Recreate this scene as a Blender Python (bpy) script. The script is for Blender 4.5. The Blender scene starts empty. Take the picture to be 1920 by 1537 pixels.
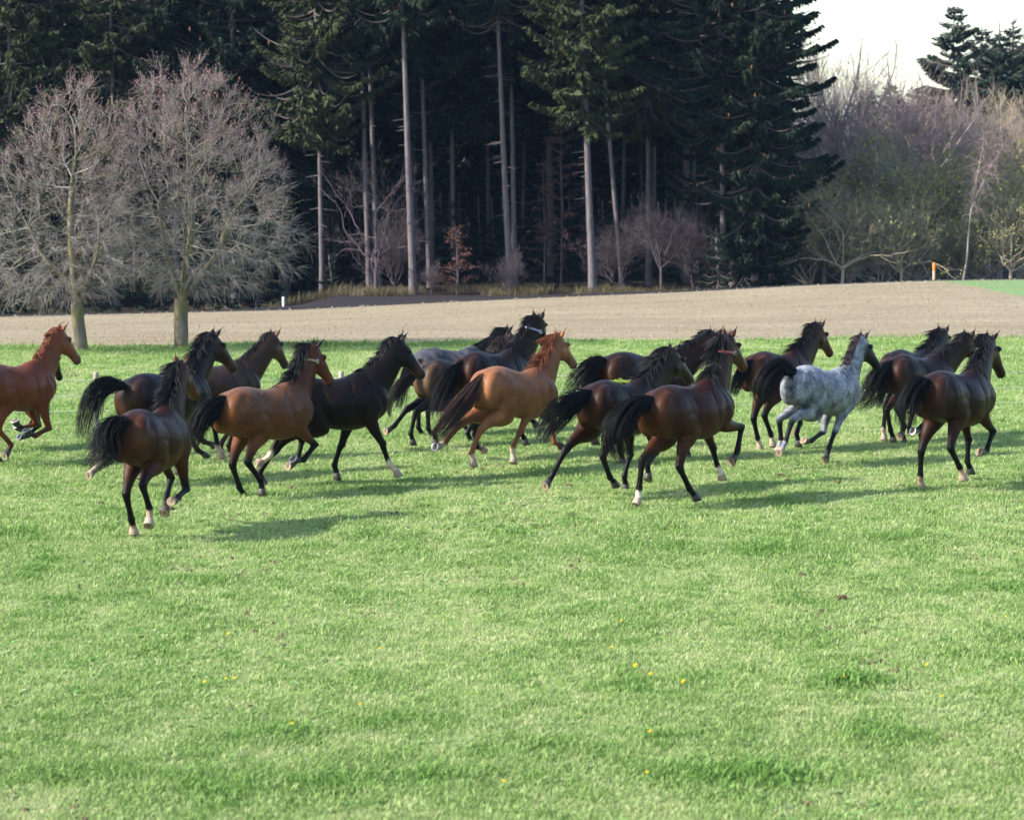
import bpy, bmesh, math, random
import numpy as np
from mathutils import Vector, Matrix
from mathutils.kdtree import KDTree

# ------------------------------------------------------------------ camera, light, exposure
SC = bpy.context.scene
COL = SC.collection
cam = bpy.data.cameras.new('camera')
camo = bpy.data.objects.new('camera', cam)
COL.objects.link(camo)
SC.camera = camo
cam.lens, cam.sensor_width = 100.0, 36.0
cam.clip_start, cam.clip_end = 0.5, 4000
camo.location = (0, 0, 4.7)
camo.rotation_euler = (math.radians(90 - 5.319), 0, 0)
cam.dof.use_dof = True
cam.dof.focus_distance = 39.0
cam.dof.aperture_fstop = 3.2

SUN_EL, SUN_AZ = 34.5, -106.0         # azimuth clockwise from the view direction (+Y): left and a little behind the camera
W = bpy.data.worlds.new('World')
SC.world = W
W.use_nodes = True
nt = W.node_tree
bg = nt.nodes['Background']
sky = nt.nodes.new('ShaderNodeTexSky')
sky.sky_type = 'NISHITA'
sky.sun_disc = False
sky.sun_elevation = math.radians(SUN_EL)
sky.sun_rotation = math.radians(SUN_AZ)
sky.air_density, sky.dust_density, sky.ozone_density = 1.0, 1.2, 1.4
nt.links.new(sky.outputs[0], bg.inputs[0])
bg.inputs[1].default_value = 0.15
sun = bpy.data.lights.new('sun', 'SUN')
sun.energy, sun.angle, sun.color = 4.1, math.radians(1.0), (1.0, 0.94, 0.85)
suno = bpy.data.objects.new('sun', sun)
COL.objects.link(suno)
_a, _e = math.radians(SUN_AZ), math.radians(SUN_EL)
SUND = Vector((math.sin(_a)*math.cos(_e), math.cos(_a)*math.cos(_e), math.sin(_e)))
suno.rotation_euler = SUND.to_track_quat('Z', 'Y').to_euler()
suno.location = SUND*300
SC.view_settings.view_transform = 'Standard'
SC.view_settings.look = 'None'
SC.view_settings.gamma = 1
SC.view_settings.exposure = 1.52
SC.view_settings.use_curve_mapping = False
SC.render.engine = 'CYCLES'
SC.cycles.max_bounces = 6
SC.cycles.diffuse_bounces = 3
SC.cycles.glossy_bounces = 2
SC.cycles.transmission_bounces = 2
SC.cycles.transparent_max_bounces = 4

# ------------------------------------------------------------------ helpers
rnd = random.Random(7)
rng = np.random.default_rng(11)
def px_ray(px, d, z=0.0):
    """X of a photograph column at distance d (used to set a plan position from the survey of the photo)."""
    return (px-960.0)*d/5333.0
def tag(o, label=None, cat=None, group=None, kind=None):
    if label: o['label'] = label
    if cat: o['category'] = cat
    if group: o['group'] = group
    if kind: o['kind'] = kind
    return o
def mk(name, V, F, mat=None, parent=None, smooth=False, attrs=None, mat_idx=None):
    """mesh object from a vertex array and a list of face arrays (each n x 3 or n x 4)"""
    V = np.asarray(V, np.float32).reshape(-1, 3)
    F = [np.asarray(f, np.int32) for f in (F if isinstance(F, list) else [F]) if len(f)]
    me = bpy.data.meshes.new(name)
    me.vertices.add(len(V)); me.vertices.foreach_set('co', V.ravel())
    nl = sum(f.size for f in F); npoly = sum(len(f) for f in F)
    me.loops.add(nl); me.polygons.add(npoly)
    me.loops.foreach_set('vertex_index', np.concatenate([f.ravel() for f in F]))
    tot = np.concatenate([np.full(len(f), f.shape[1], np.int32) for f in F])
    me.polygons.foreach_set('loop_start', np.concatenate([[0], np.cumsum(tot)[:-1]]).astype(np.int32))
    me.polygons.foreach_set('loop_total', tot)
    if smooth: me.polygons.foreach_set('use_smooth', np.ones(npoly, bool))
    if mat_idx is not None: me.polygons.foreach_set('material_index', np.asarray(mat_idx, np.int32))
    for k, v in (attrs or {}).items():
        v = np.asarray(v, np.float32)
        if v.ndim == 2:
            a = me.attributes.new(k, 'FLOAT_COLOR', 'POINT')
            a.data.foreach_set('color', np.hstack([v, np.ones((len(v), 1), np.float32)]).astype(np.float32).ravel())
        else:
            a = me.attributes.new(k, 'FLOAT', 'POINT'); a.data.foreach_set('value', v)
    me.update(calc_edges=True)
    for m in (mat if isinstance(mat, (list, tuple)) else [mat]):
        if m: me.materials.append(m)
    o = bpy.data.objects.new(name, me)
    COL.objects.link(o)
    if parent: o.parent = parent
    return o
def tubes(P, r, k=3, cap=False):
    """batch of tapered tubes: P (S, n, 3), r (S, n) -> verts, quads"""
    P = np.asarray(P, float); r = np.asarray(r, float)
    S, n, _ = P.shape
    T = np.gradient(P, axis=1); T /= np.linalg.norm(T, axis=2, keepdims=True) + 1e-9
    ref = np.where(np.abs(T[:, :1, 2:3]) < .8, np.array([[[0, 0, 1.0]]]), np.array([[[1.0, 0, 0]]]))
    ref = np.broadcast_to(ref, T.shape)
    A = np.cross(T, ref); A /= np.linalg.norm(A, axis=2, keepdims=True) + 1e-9
    B = np.cross(T, A)
    th = np.arange(k)*2*np.pi/k
    V = P[:, :, None, :] + r[:, :, None, None]*(A[:, :, None, :]*np.cos(th)[:, None] + B[:, :, None, :]*np.sin(th)[:, None])
    idx = np.arange(S*n*k).reshape(S, n, k)
    a, b = idx[:, :-1, :], idx[:, 1:, :]
    Fq = np.stack([a, np.roll(a, -1, 2), np.roll(b, -1, 2), b], -1).reshape(-1, 4)
    return V.reshape(-1, 3), Fq
def merge(parts):
    Vs, Fs, n = [], [], 0
    for V, Fq in parts:
        Vs.append(V); Fs.append(np.asarray(Fq)+n); n += len(V)
    return np.vstack(Vs), np.vstack(Fs)
def catmull(P, sub):
    P = np.asarray(P, float); n = len(P); out = []
    for i in range(n-1):
        p0, p1, p2, p3 = P[max(i-1, 0)], P[i], P[i+1], P[min(i+2, n-1)]
        for t in np.arange(sub)/sub:
            out.append(.5*((2*p1) + (p2-p0)*t + (2*p0-5*p1+4*p2-p3)*t*t + (3*p1-p0-3*p2+p3)*t**3))
    out.append(P[-1])
    return np.array(out)
def vnoise(x, y, seed=0):
    """smooth value noise, vectorised"""
    xi, yi = np.floor(x).astype(np.int64), np.floor(y).astype(np.int64)
    fx, fy = x-xi, y-yi
    fx, fy = fx*fx*(3-2*fx), fy*fy*(3-2*fy)
    def h(a, b):
        n = (a*374761393 + b*668265263 + seed*1442695041) & 0xffffffff
        n = ((n ^ (n >> 13))*1274126177) & 0xffffffff
        return ((n ^ (n >> 16)) & 0xffff)/65535.0
    return (h(xi, yi)*(1-fx)+h(xi+1, yi)*fx)*(1-fy) + (h(xi, yi+1)*(1-fx)+h(xi+1, yi+1)*fx)*fy

class NT:
    """tiny node-material helper"""
    def __init__(s, name):
        s.m = bpy.data.materials.new(name); s.m.use_nodes = True
        s.t = s.m.node_tree; s.b = s.t.nodes['Principled BSDF']
    def n(s, typ, **kw):
        nd = s.t.nodes.new(typ)
        for k, v in kw.items():
            if k.startswith('i_'): nd.inputs[k[2:].replace('_', ' ')].default_value = v
            else: setattr(nd, k, v)
        return nd
    def l(s, a, b): s.t.links.new(a, b)
    def noise(s, scale, detail=4, rough=.55, coord='Object', vec=None, stretch=None):
        if vec is None:
            tc = s.n('ShaderNodeTexCoord'); vec = tc.outputs[coord]
        if stretch:
            mp = s.n('ShaderNodeMapping'); mp.inputs['Scale'].default_value = stretch; s.l(vec, mp.inputs[0]); vec = mp.outputs[0]
        nz = s.n('ShaderNodeTexNoise'); nz.inputs['Scale'].default_value = scale; nz.inputs['Detail'].default_value = detail; nz.inputs['Roughness'].default_value = rough
        s.l(vec, nz.inputs['Vector'])
        return nz.outputs['Fac']
    def ramp(s, fac, stops):
        r = s.n('ShaderNodeValToRGB'); e = r.color_ramp.elements
        while len(e) < len(stops): e.new(.5)
        for el, (p, c) in zip(e, stops):
            el.position = p; el.color = (*c, 1) if len(c) == 3 else c
        s.l(fac, r.inputs[0]); return r.outputs[0]
    def mix(s, fac, a, b, mode='MIX'):
        m = s.n('ShaderNodeMix', data_type='RGBA', blend_type=mode)
        for sock, v in ((m.inputs[0], fac), (m.inputs[6], a), (m.inputs[7], b)):
            if isinstance(v, (int, float)): sock.default_value = v
            elif isinstance(v, tuple): sock.default_value = (*v, 1)
            else: s.l(v, sock)
        return m.outputs[2]
    def attr(s, name, typ='GEOMETRY', out='Color'):
        a = s.n('ShaderNodeAttribute'); a.attribute_name = name; a.attribute_type = typ; return a.outputs[out]
    def bump(s, h, strength=.3, dist=.01):
        b = s.n('ShaderNodeBump'); b.inputs['Strength'].default_value = strength; b.inputs['Distance'].default_value = dist
        s.l(h, b.inputs['Height']); s.l(b.outputs[0], s.b.inputs['Normal'])
    def set(s, col=None, rough=.8, spec=.3, **kw):
        if col is not None:
            if isinstance(col, tuple): s.b.inputs['Base Color'].default_value = (*col, 1)
            else: s.l(col, s.b.inputs['Base Color'])
        s.b.inputs['Roughness'].default_value = rough
        s.b.inputs['Specular IOR Level'].default_value = spec
        for k, v in kw.items(): s.b.inputs[k.replace('_', ' ')].default_value = v
        return s.m
def plain(name, col, rough=.7, spec=.3, var=.25, scale=20):
    q = NT(name)
    f = q.noise(scale)
    c = q.ramp(f, [(.25, tuple(v*(1-var) for v in col)), (.75, tuple(min(1, v*(1+var)) for v in col))])
    return q.set(c, rough, spec)
# ------------------------------------------------------------------ terrain
def edge_d(x): return 67.6 + x*.17 + .25*np.sin(x*.9)
_cx = np.array([-60, -22, -15.3, -6.5, .64, 5.4, 8.6, 12.6, 15.3, 22, 60])
_cz = np.array([-.55, -.48, -.416, -.21, .14, .33, .51, .66, .70, .75, .9])
def crest_z(x): return np.interp(x, _cx, _cz)
CREST = 85.0
def terrain(x, y):
    x = np.asarray(x, float); y = np.asarray(y, float)
    e = edge_d(x); zc = crest_z(x)
    t = np.clip((y-e)/(CREST-e), 0, 1); t = t*t*(3-2*t)
    z = zc*t
    b = np.clip((y-CREST)/13, 0, 1); b = b*b*(3-2*b)
    back = np.minimum(zc, -.42-.75*np.clip((-6.0-x)/3, 0, 1)-.1*np.clip((x-3)/5, 0, 1))
    z = z*(1-b) + back*b
    z = z + np.clip(y-100, 0, 400)*.012
    near = np.clip((y-12)/8, 0, 1)*np.clip((e-y)/3, 0, 1)
    z = z + .045*near*(vnoise(x*.35+50, y*.22+50, 3)-.5)
    return z
def sheet(name, xs, y_of, ny, mat, lift=0.0, edge=None):
    X = np.repeat(np.asarray(xs)[None, :], ny, 0)
    tt = np.linspace(0, 1, ny)[:, None]
    y0, y1 = y_of(np.asarray(xs))
    Y = y0[None, :]*(1-tt)+y1[None, :]*tt
    Z = terrain(X, Y)+lift
    idx = np.arange(X.size).reshape(X.shape)
    Q = np.stack([idx[:-1, :-1], idx[:-1, 1:], idx[1:, 1:], idx[1:, :-1]], -1).reshape(-1, 4)
    return mk(name, np.stack([X, Y, Z], -1).reshape(-1, 3), [Q], mat, smooth=True)
def meadow_mat():
    q = NT('meadow_turf')
    a = q.noise(.45, 4, .6, stretch=(1, .45, 1)); b = q.noise(9, 4, .7); c = q.noise(70, 3, .7)
    col = q.ramp(a, [(.3, (.17, .25, .05)), (.5, (.20, .28, .065)), (.72, (.25, .29, .10))])
    col = q.mix(q.ramp(b, [(.35, (0, 0, 0)), (.7, (.6, .6, .6))]), col, (.13, .20, .04))
    col = q.mix(q.ramp(c, [(.55, (0, 0, 0)), (.75, (.5, .5, .5))]), col, (.23, .23, .10))
    q.bump(c, .6, .02)
    return q.set(col, .9, .1)
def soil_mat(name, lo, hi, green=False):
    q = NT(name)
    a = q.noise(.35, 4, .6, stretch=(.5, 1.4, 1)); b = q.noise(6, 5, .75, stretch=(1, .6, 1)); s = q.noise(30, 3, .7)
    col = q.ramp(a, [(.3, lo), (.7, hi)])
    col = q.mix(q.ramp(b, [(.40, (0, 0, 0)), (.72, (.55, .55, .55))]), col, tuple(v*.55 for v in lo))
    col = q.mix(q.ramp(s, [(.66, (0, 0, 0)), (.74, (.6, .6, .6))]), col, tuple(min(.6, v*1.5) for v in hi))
    if green:      # sprouting cereal: bluish green beyond a slanting headland at the right, thin green bloom on the crest
        tc = q.n('ShaderNodeTexCoord'); sp = q.n('ShaderNodeSeparateXYZ'); q.l(tc.outputs['Object'], sp.inputs[0])
        def lin(ax, ay, c0):
            m1 = q.n('ShaderNodeMath', operation='MULTIPLY_ADD'); m1.inputs[1].default_value = ax; m1.inputs[2].default_value = c0; q.l(sp.outputs[0], m1.inputs[0])
            m2 = q.n('ShaderNodeMath', operation='MULTIPLY_ADD'); m2.inputs[1].default_value = ay; q.l(sp.outputs[1], m2.inputs[0]); q.l(m1.outputs[0], m2.inputs[2])
            ad = q.n('ShaderNodeMath', operation='MULTIPLY_ADD'); ad.inputs[1].default_value = .35; q.l(q.noise(1.6, 4), ad.inputs[0]); q.l(m2.outputs[0], ad.inputs[2])
            return ad.outputs[0]
        # line through (12.55, 85) and (14.6, 78.4)
        g = lin(.80, .2485, -.80*12.55-.2485*85-.15)
        col = q.mix(q.ramp(g, [(.0, (0, 0, 0)), (.10, (.95, .95, .95))]), col, (.125, .225, .085))
        g2 = lin(.06, .16, -.06*10-.16*85.5+.05)
        col = q.mix(q.ramp(g2, [(.0, (0, 0, 0)), (.5, (.45, .45, .45))]), col, (.15, .185, .075))
    fur = q.noise(2.2, 3, .6, stretch=(.12, 2.6, 1))
    col = q.mix(q.ramp(fur, [(.42, (0, 0, 0)), (.62, (.35, .35, .35))]), col, tuple(v*.62 for v in lo))
    q.bump(b, .9, .06)
    return q.set(col, .95, .1)
MM = meadow_mat()
xs = np.linspace(-50, 50, 170)
tag(sheet('meadow', xs, lambda x: (0*x+2, edge_d(x)), 90, MM), kind='structure')
FIELD = soil_mat('ploughed_soil', (.205, .166, .108), (.290, .245, .165), True)
tag(sheet('field', xs, lambda x: (edge_d(x), 0*x+CREST), 40, FIELD), kind='structure')
tag(sheet('field_strip', xs, lambda x: (0*x+CREST, 0*x+98), 14, soil_mat('strip_soil', (.020, .018, .021), (.036, .031, .033))), kind='structure')  # strip beyond the crest, coloured much darker and more purple than the field
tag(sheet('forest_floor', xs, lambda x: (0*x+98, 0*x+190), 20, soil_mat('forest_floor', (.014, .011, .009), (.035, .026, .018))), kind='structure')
# the land beyond, to the horizon
far = []
def quad(x0, x1, y0, y1):
    return (x0, x1, y0, y1)
for nm, (x0, x1, y0, y1) in {'land': (-900, 900, 190, 1600), 'land_left': (-900, -50, 2, 190), 'land_right': (50, 900, 2, 190), 'land_behind': (-900, 900, -600, 2)}.items():
    z = float(terrain(0, 190)) if nm == 'land' else -.05
    tag(mk('land', [(x0, y0, z), (x1, y0, z), (x1, y1, z), (x0, y1, z)], [np.array([(0, 1, 2, 3)])], MM), kind='structure')
# ------------------------------------------------------------------ trees
def bark(name, lo, hi, moss=None):
    q = NT(name)
    f = q.noise(9, 5, .7, stretch=(1, 1, .22)); col = q.ramp(f, [(.3, lo), (.7, hi)])
    if moss: col = q.mix(q.ramp(q.noise(2.5, 4, .6), [(.45, (0, 0, 0)), (.62, (.8, .8, .8))]), col, moss)
    q.bump(f, .7, .03)
    return q.set(col, .9, .15)
def leafm(name, lo, hi, trans=.0, scale=1.2):
    q = NT(name)
    f = q.noise(scale, 4, .65); g = q.noise(14, 2, .6)
    col = q.ramp(f, [(.32, lo), (.68, hi)]); col = q.mix(q.ramp(g, [(.4, (0, 0, 0)), (.7, (.55, .55, .55))]), col, tuple(v*.6 for v in lo))
    m = q.set(col, .75, .15)
    return m
B_SPRUCE = bark('spruce_bark', (.070, .060, .062), (.140, .120, .122))
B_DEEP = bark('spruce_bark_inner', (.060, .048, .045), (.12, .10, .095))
B_MAPLE = bark('maple_bark', (.085, .070, .052), (.19, .160, .125), (.125, .115, .035))
B_TWIG = bark('maple_twig', (.14, .125, .12), (.262, .236, .23), (.165, .145, .095))
B_GREY = bark('bare_twig_grey', (.19, .168, .14), (.33, .29, .24))
B_PURP = bark('bare_twig_purple', (.205, .148, .150), (.345, .258, .245))
B_TAN = bark('bare_twig_tan', (.26, .21, .15), (.42, .35, .25))
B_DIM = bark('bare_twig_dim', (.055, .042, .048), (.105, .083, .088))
B_BIRCH = bark('birch_bark', (.11, .10, .09), (.26, .245, .22))
BUD = leafm('maple_buds', (.17, .085, .10), (.27, .155, .17), scale=3)
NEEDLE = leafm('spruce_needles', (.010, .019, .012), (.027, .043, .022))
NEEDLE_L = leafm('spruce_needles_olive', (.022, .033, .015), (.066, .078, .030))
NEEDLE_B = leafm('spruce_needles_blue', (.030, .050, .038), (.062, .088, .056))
CONE = leafm('spruce_cones', (.16, .075, .035), (.25, .125, .06))
RUSSET = leafm('beech_leaves_dry', (.065, .028, .020), (.115, .055, .038))
OLIVE = leafm('shrub_leaves_olive', (.15, .16, .045), (.29, .285, .085))
CATKIN = leafm('catkins', (.22, .24, .075), (.36, .36, .13))

def kites(C, D, L, Wd, N=None):
    """leaf faces: centre C, direction D, length L, width Wd -> verts, quads (kite shaped, slightly folded)"""
    n = len(C); D = unit(D)
    ref = rng.normal(0, 1, (n, 3)) if N is None else N
    S = unit(np.cross(D, ref)); U = np.cross(S, D)
    a = C; b = C + D*(L*.45)[:, None] + S*(Wd*.5)[:, None]; c = C + D*L[:, None] - U*(L*.12)[:, None]; d = C + D*(L*.45)[:, None] - S*(Wd*.5)[:, None]
    V = np.stack([a, b, c, d], 1).reshape(-1, 3)
    return V, np.arange(4*n).reshape(n, 4)
def unit(v): return v/(np.linalg.norm(v, axis=-1, keepdims=True)+1e-9)
def trunk_mesh(h, r0, lean=(0, 0), wob=.03, r1=.03, n=16, flare=1.35, k=9):
    z = np.linspace(0, 1, n)
    P = np.stack([lean[0]*z*h + wob*np.sin(z*5+lean[0]*40), lean[1]*z*h + wob*np.cos(z*4.2), z*h], 1)
    r = r0*(1-z)+r1*z; r[0] *= flare; P[0, 2] = -.25
    if n > 2: r[1] *= 1.04
    return tubes(P[None], r[None], k), P
def spruce_crown(h0, h1, rmax, seed, dens=1.0, cones=0, droop=1.0, prof=.5):
    """whorled branches with hanging sprays; returns (V, Q, cone V, cone Q, limb V, limb Q)"""
    r = np.random.default_rng(seed)
    C, D, L, Wd = [], [], [], []
    limbs, lr = [], []
    z = h0
    while z < h1:
        t = (z-h0)/(h1-h0)
        reach = rmax*((1-t)**prof)*(.42+.58*min(1, (t+.05)*5))+.25
        nb = int(r.integers(5, 8))
        off = r.uniform(0, 6.28)
        for b in range(nb):
            a = off+b*6.283/nb+r.normal(0, .25)
            ln = reach*r.uniform(.40, 1.2)
            el = R_(-20+(46 if prof > .7 else 25)*t+r.normal(0, 8))*droop if True else 0
            m = 9; u = np.linspace(0, 1, m)
            hx = ln*u*np.cos(el); hz = ln*u*np.sin(el) - .22*ln*np.sin(u*np.pi)*.6*(1-t) + .16*ln*u**3
            P = np.stack([hx*np.cos(a), hx*np.sin(a), z+r.normal(0, .1)+hz], 1)
            limbs.append(P); lr.append(np.linspace(.03+.012*ln, .006, m))
            ns = int(44*ln*dens)+8
            uu = r.uniform(.12, 1, ns)**.8
            base = np.stack([np.interp(uu, u, P[:, i]) for i in range(3)], 1)
            dirb = np.array([math.cos(a), math.sin(a), 0.0]); sid = np.array([-math.sin(a), math.cos(a), 0])
            s = r.choice([-1, 1], ns)
            hang = r.random(ns)
            d = np.outer(r.uniform(.3, .9, ns), dirb)+np.outer(s*r.uniform(.2, 1.0, ns), sid)+np.outer(-(.25+1.5*hang*(1-.5*t)), [0, 0, 1])
            ll = (.16+.34*(1-uu)*r.random(ns)+.08)*np.clip(ln, .6, 1.5)*.72
            C.append(base+sid*(s*r.uniform(0, .05, ns))[:, None]); D.append(d); L.append(ll); Wd.append(ll*r.uniform(.16, .34, ns))
        z += r.uniform(.30, .46)
    C, D, L, Wd = np.vstack(C), np.vstack(D), np.concatenate(L), np.concatenate(Wd)
    V, Q = kites(C, D, L, Wd)
    # second, crossed face so sprays have body
    V2, Q2 = kites(C, D+rng.normal(0, .12, D.shape), L*.8, Wd)
    V, Q = merge([(V, Q), (V2, Q2)])
    LV, LQ = tubes(np.array(limbs), np.array(lr), 3)
    CV = CQ = None
    if cones:
        ii = r.choice(len(C), cones)
        cc = C[ii]+unit(D[ii])*L[ii][:, None]*.7
        P = cc[:, None, :]+np.array([0, 0, -1.0])[None, None, :]*np.linspace(0, .16, 4)[None, :, None]
        CV, CQ = tubes(P, np.tile([.012, .034, .03, .008], (cones, 1)), 5)
    return V, Q, CV, CQ, LV, LQ
def R_(a): return math.radians(a)
GROUP_DEEP = 'spruce trunks deep in the shaded wood'
def tree(name, label, x, y, cat='tree', group=None):
    o = bpy.data.objects.new(name, None); COL.objects.link(o)
    o.location = (x, y, float(terrain(x, y))); o.empty_display_size = .5
    return tag(o, label, cat, group)
def inst(name, mesh, parent, rz=0, sc=(1, 1, 1), mat=None):
    c = bpy.data.objects.new(name, mesh); COL.objects.link(c); c.parent = parent
    c.rotation_euler = (0, 0, rz); c.scale = sc
    if mat:
        c.material_slots[0].link = 'OBJECT'; c.material_slots[0].material = mat
    return c
def to_mesh(name, V, Q, m, smooth=False):
    o = mk(name, V, [Q], m, smooth=smooth); me = o.data
    bpy.data.objects.remove(o); return me
CROWNS = {}
for nm, (h0, h1, rm, seed, dn, cn, m) in {
        'high': (8.2, 15.5, 2.5, 1, 1.0, 0, NEEDLE), 'high2': (9.6, 16, 2.3, 2, 1.0, 0, NEEDLE), 'mid': (6.0, 14.5, 2.7, 3, 1.15, 0, NEEDLE),
        'low': (1.7, 14, 2.25, 4, 1.7, 130, NEEDLE), 'low2': (2.4, 14, 2.9, 5, 1.15, 0, NEEDLE_L), 'young': (.5, 11.0, 2.7, 6, 3.0, 0, NEEDLE_B), 'veil': (6.1, 14.5, 1.9, 8, 1.3, 0, NEEDLE_L), 'sapling': (.1, 3.6, 1.35, 9, 1.8, 0, NEEDLE)}.items():
    V, Q, CV, CQ, LV, LQ = spruce_crown(h0, h1, rm, seed, dn, cn, prof={'young': .8, 'sapling': .85, 'low': .36}.get(nm, .5))
    CROWNS[nm] = (to_mesh('crown', V, Q, m), to_mesh('limbs', LV, LQ, B_DEEP), to_mesh('cones', CV, CQ, CONE, True) if cn else None)
_tcache = {}
def spruce(label, px, d, kind, r0=.17, lean=0.0, h=15, group=None, mat=None, barkm=None, rz=None, sc=1.0, name='spruce_tree', lean_y=0.0):
    x = px_ray(px, d)
    t = tree(name, label, x, d, 'tree', group)
    (V, Q), P = trunk_mesh(h, r0*.74, (lean, lean_y), .04)
    if kind in ('high', 'high2', 'veil', 'mid') and h > 12:      # snapped dead stubs on the clear lower trunk
        rr = np.random.default_rng(int(px*7) % 9999); n = 22
        z = rr.uniform(1.6, 8.0, n)*(.8 if kind in ('veil', 'mid') else 1); a = rr.uniform(0, 6.28, n); ln = rr.uniform(.15, .75, n); u = np.linspace(0, 1, 3)
        SP = np.stack([lean*z[:, None]+np.cos(a)[:, None]*ln[:, None]*u, np.sin(a)[:, None]*ln[:, None]*u, z[:, None]-.12*ln[:, None]*u], -1)
        V, Q = merge([(V, Q), tubes(SP, np.tile([.016, .011, .005], (n, 1)), 3)])
    mk('trunk', V, [Q], barkm or B_SPRUCE, t, True)
    cm, lm, co = CROWNS[kind]
    z = rnd.uniform(0, 6.28) if rz is None else rz
    sx = rnd.uniform(.9, 1.12)*sc*(1.95 if 'far spruce' in label else 1)
    for nm_, me, mt in (('crown', cm, mat), ('limbs', lm, None), ('cones', co, None)):
        if me is None: continue
        c = inst(nm_, me, t, z, (sx, sx, sc*rnd.uniform(.96, 1.04)), mt)
        if nm_ == 'cones': c['kind'] = 'stuff'
        if lean: c.matrix_parent_inverse = Matrix(((1, 0, lean, 0), (0, 1, 0, 0), (0, 0, 1, 0), (0, 0, 0, 1)))
        if nm_ == 'limbs': pass
    return t
# front row, surveyed along the wood edge: (photo column at the base, distance, crown kind, trunk radius, lean, label)
FRONT = [
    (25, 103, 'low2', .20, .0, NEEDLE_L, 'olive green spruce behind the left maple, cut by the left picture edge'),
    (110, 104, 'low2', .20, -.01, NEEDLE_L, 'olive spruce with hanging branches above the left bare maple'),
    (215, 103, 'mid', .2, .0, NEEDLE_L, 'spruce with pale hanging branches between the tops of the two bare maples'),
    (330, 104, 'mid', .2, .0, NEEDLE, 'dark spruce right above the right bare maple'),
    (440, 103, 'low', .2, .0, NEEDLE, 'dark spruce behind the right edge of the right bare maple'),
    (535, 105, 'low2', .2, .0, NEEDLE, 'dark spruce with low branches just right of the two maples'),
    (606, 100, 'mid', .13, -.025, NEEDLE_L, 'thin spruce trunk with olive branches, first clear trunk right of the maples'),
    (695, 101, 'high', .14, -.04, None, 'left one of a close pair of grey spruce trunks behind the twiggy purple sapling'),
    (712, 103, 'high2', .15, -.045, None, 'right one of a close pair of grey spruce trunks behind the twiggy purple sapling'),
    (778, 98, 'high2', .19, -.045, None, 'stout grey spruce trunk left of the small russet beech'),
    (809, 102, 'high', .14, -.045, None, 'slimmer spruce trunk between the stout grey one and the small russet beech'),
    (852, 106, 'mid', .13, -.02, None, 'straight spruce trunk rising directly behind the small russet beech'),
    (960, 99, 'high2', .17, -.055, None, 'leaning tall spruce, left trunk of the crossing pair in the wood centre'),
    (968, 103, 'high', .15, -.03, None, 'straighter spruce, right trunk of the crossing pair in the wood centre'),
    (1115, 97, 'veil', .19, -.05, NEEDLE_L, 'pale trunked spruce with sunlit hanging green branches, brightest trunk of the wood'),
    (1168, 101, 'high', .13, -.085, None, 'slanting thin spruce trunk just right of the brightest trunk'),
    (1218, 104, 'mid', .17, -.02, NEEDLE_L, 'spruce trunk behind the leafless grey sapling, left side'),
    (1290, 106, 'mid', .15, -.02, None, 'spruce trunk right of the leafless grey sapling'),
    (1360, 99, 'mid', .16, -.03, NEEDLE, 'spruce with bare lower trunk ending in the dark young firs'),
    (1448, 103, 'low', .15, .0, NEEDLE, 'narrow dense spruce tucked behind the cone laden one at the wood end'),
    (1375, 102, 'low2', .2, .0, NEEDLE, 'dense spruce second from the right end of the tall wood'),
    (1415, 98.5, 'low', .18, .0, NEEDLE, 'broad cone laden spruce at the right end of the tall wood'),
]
for (pxx, d, kd_, r0, ln, mt, lb) in FRONT:
    spruce(lb, pxx, d, kd_, r0, ln, mat=mt, rz=(None if kd_ != 'low' else .4))
# deeper rows
lab = 'dim straight spruce trunk standing back in the dark of the wood'
k = 0
for row, (d0, n) in enumerate(((109, 17), (114, 18), (120, 18), (127, 17), (136, 16))):
    for i in range(n):
        pxx = -60 + (i+.5+rnd.uniform(-.35, .35))*1460/n
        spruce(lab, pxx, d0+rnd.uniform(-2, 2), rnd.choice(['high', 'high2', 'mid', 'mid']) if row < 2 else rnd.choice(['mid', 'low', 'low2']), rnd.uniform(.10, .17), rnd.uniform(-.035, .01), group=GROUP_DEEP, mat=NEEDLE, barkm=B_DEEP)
for i in range(23):                     # the close-branched back of the wood
    spruce('low branched spruce closing the back of the wood', -150+i*68+rnd.uniform(-12, 12), 152+rnd.uniform(-4, 4), rnd.choice(['low', 'low2']), .15, 0, group='spruces closing the back of the wood', mat=NEEDLE, barkm=B_DEEP)
    spruce('half grown spruce under the trees at the back of the wood', -150+i*68+rnd.uniform(-20, 20), 144+rnd.uniform(-4, 4), 'young', .08, 0, 11, group='half grown spruces at the back of the wood', mat=NEEDLE, barkm=B_DEEP)
for i in range(56):
    spruce('dark young fir under the shaded trunks', 540+i*16.5+rnd.uniform(-8, 8), rnd.choice([107, 111, 116, 122])+rnd.uniform(-1, 1), 'sapling', .04, 0, 3, group='young firs under the shaded trunks', mat=NEEDLE, sc=rnd.uniform(.35, .85), name='young_fir')
# wood outside the picture at the left, which keeps the low light out
for i in range(40):
    x = -22 - rnd.uniform(0, 26); d = 100+rnd.uniform(0, 40)
    t = spruce('spruce of the dark wood beyond the left picture edge', 960+x*5333/d, d, rnd.choice(['low', 'low2', 'mid']), .18, 0, group='spruces beyond the left edge', mat=NEEDLE)

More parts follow.
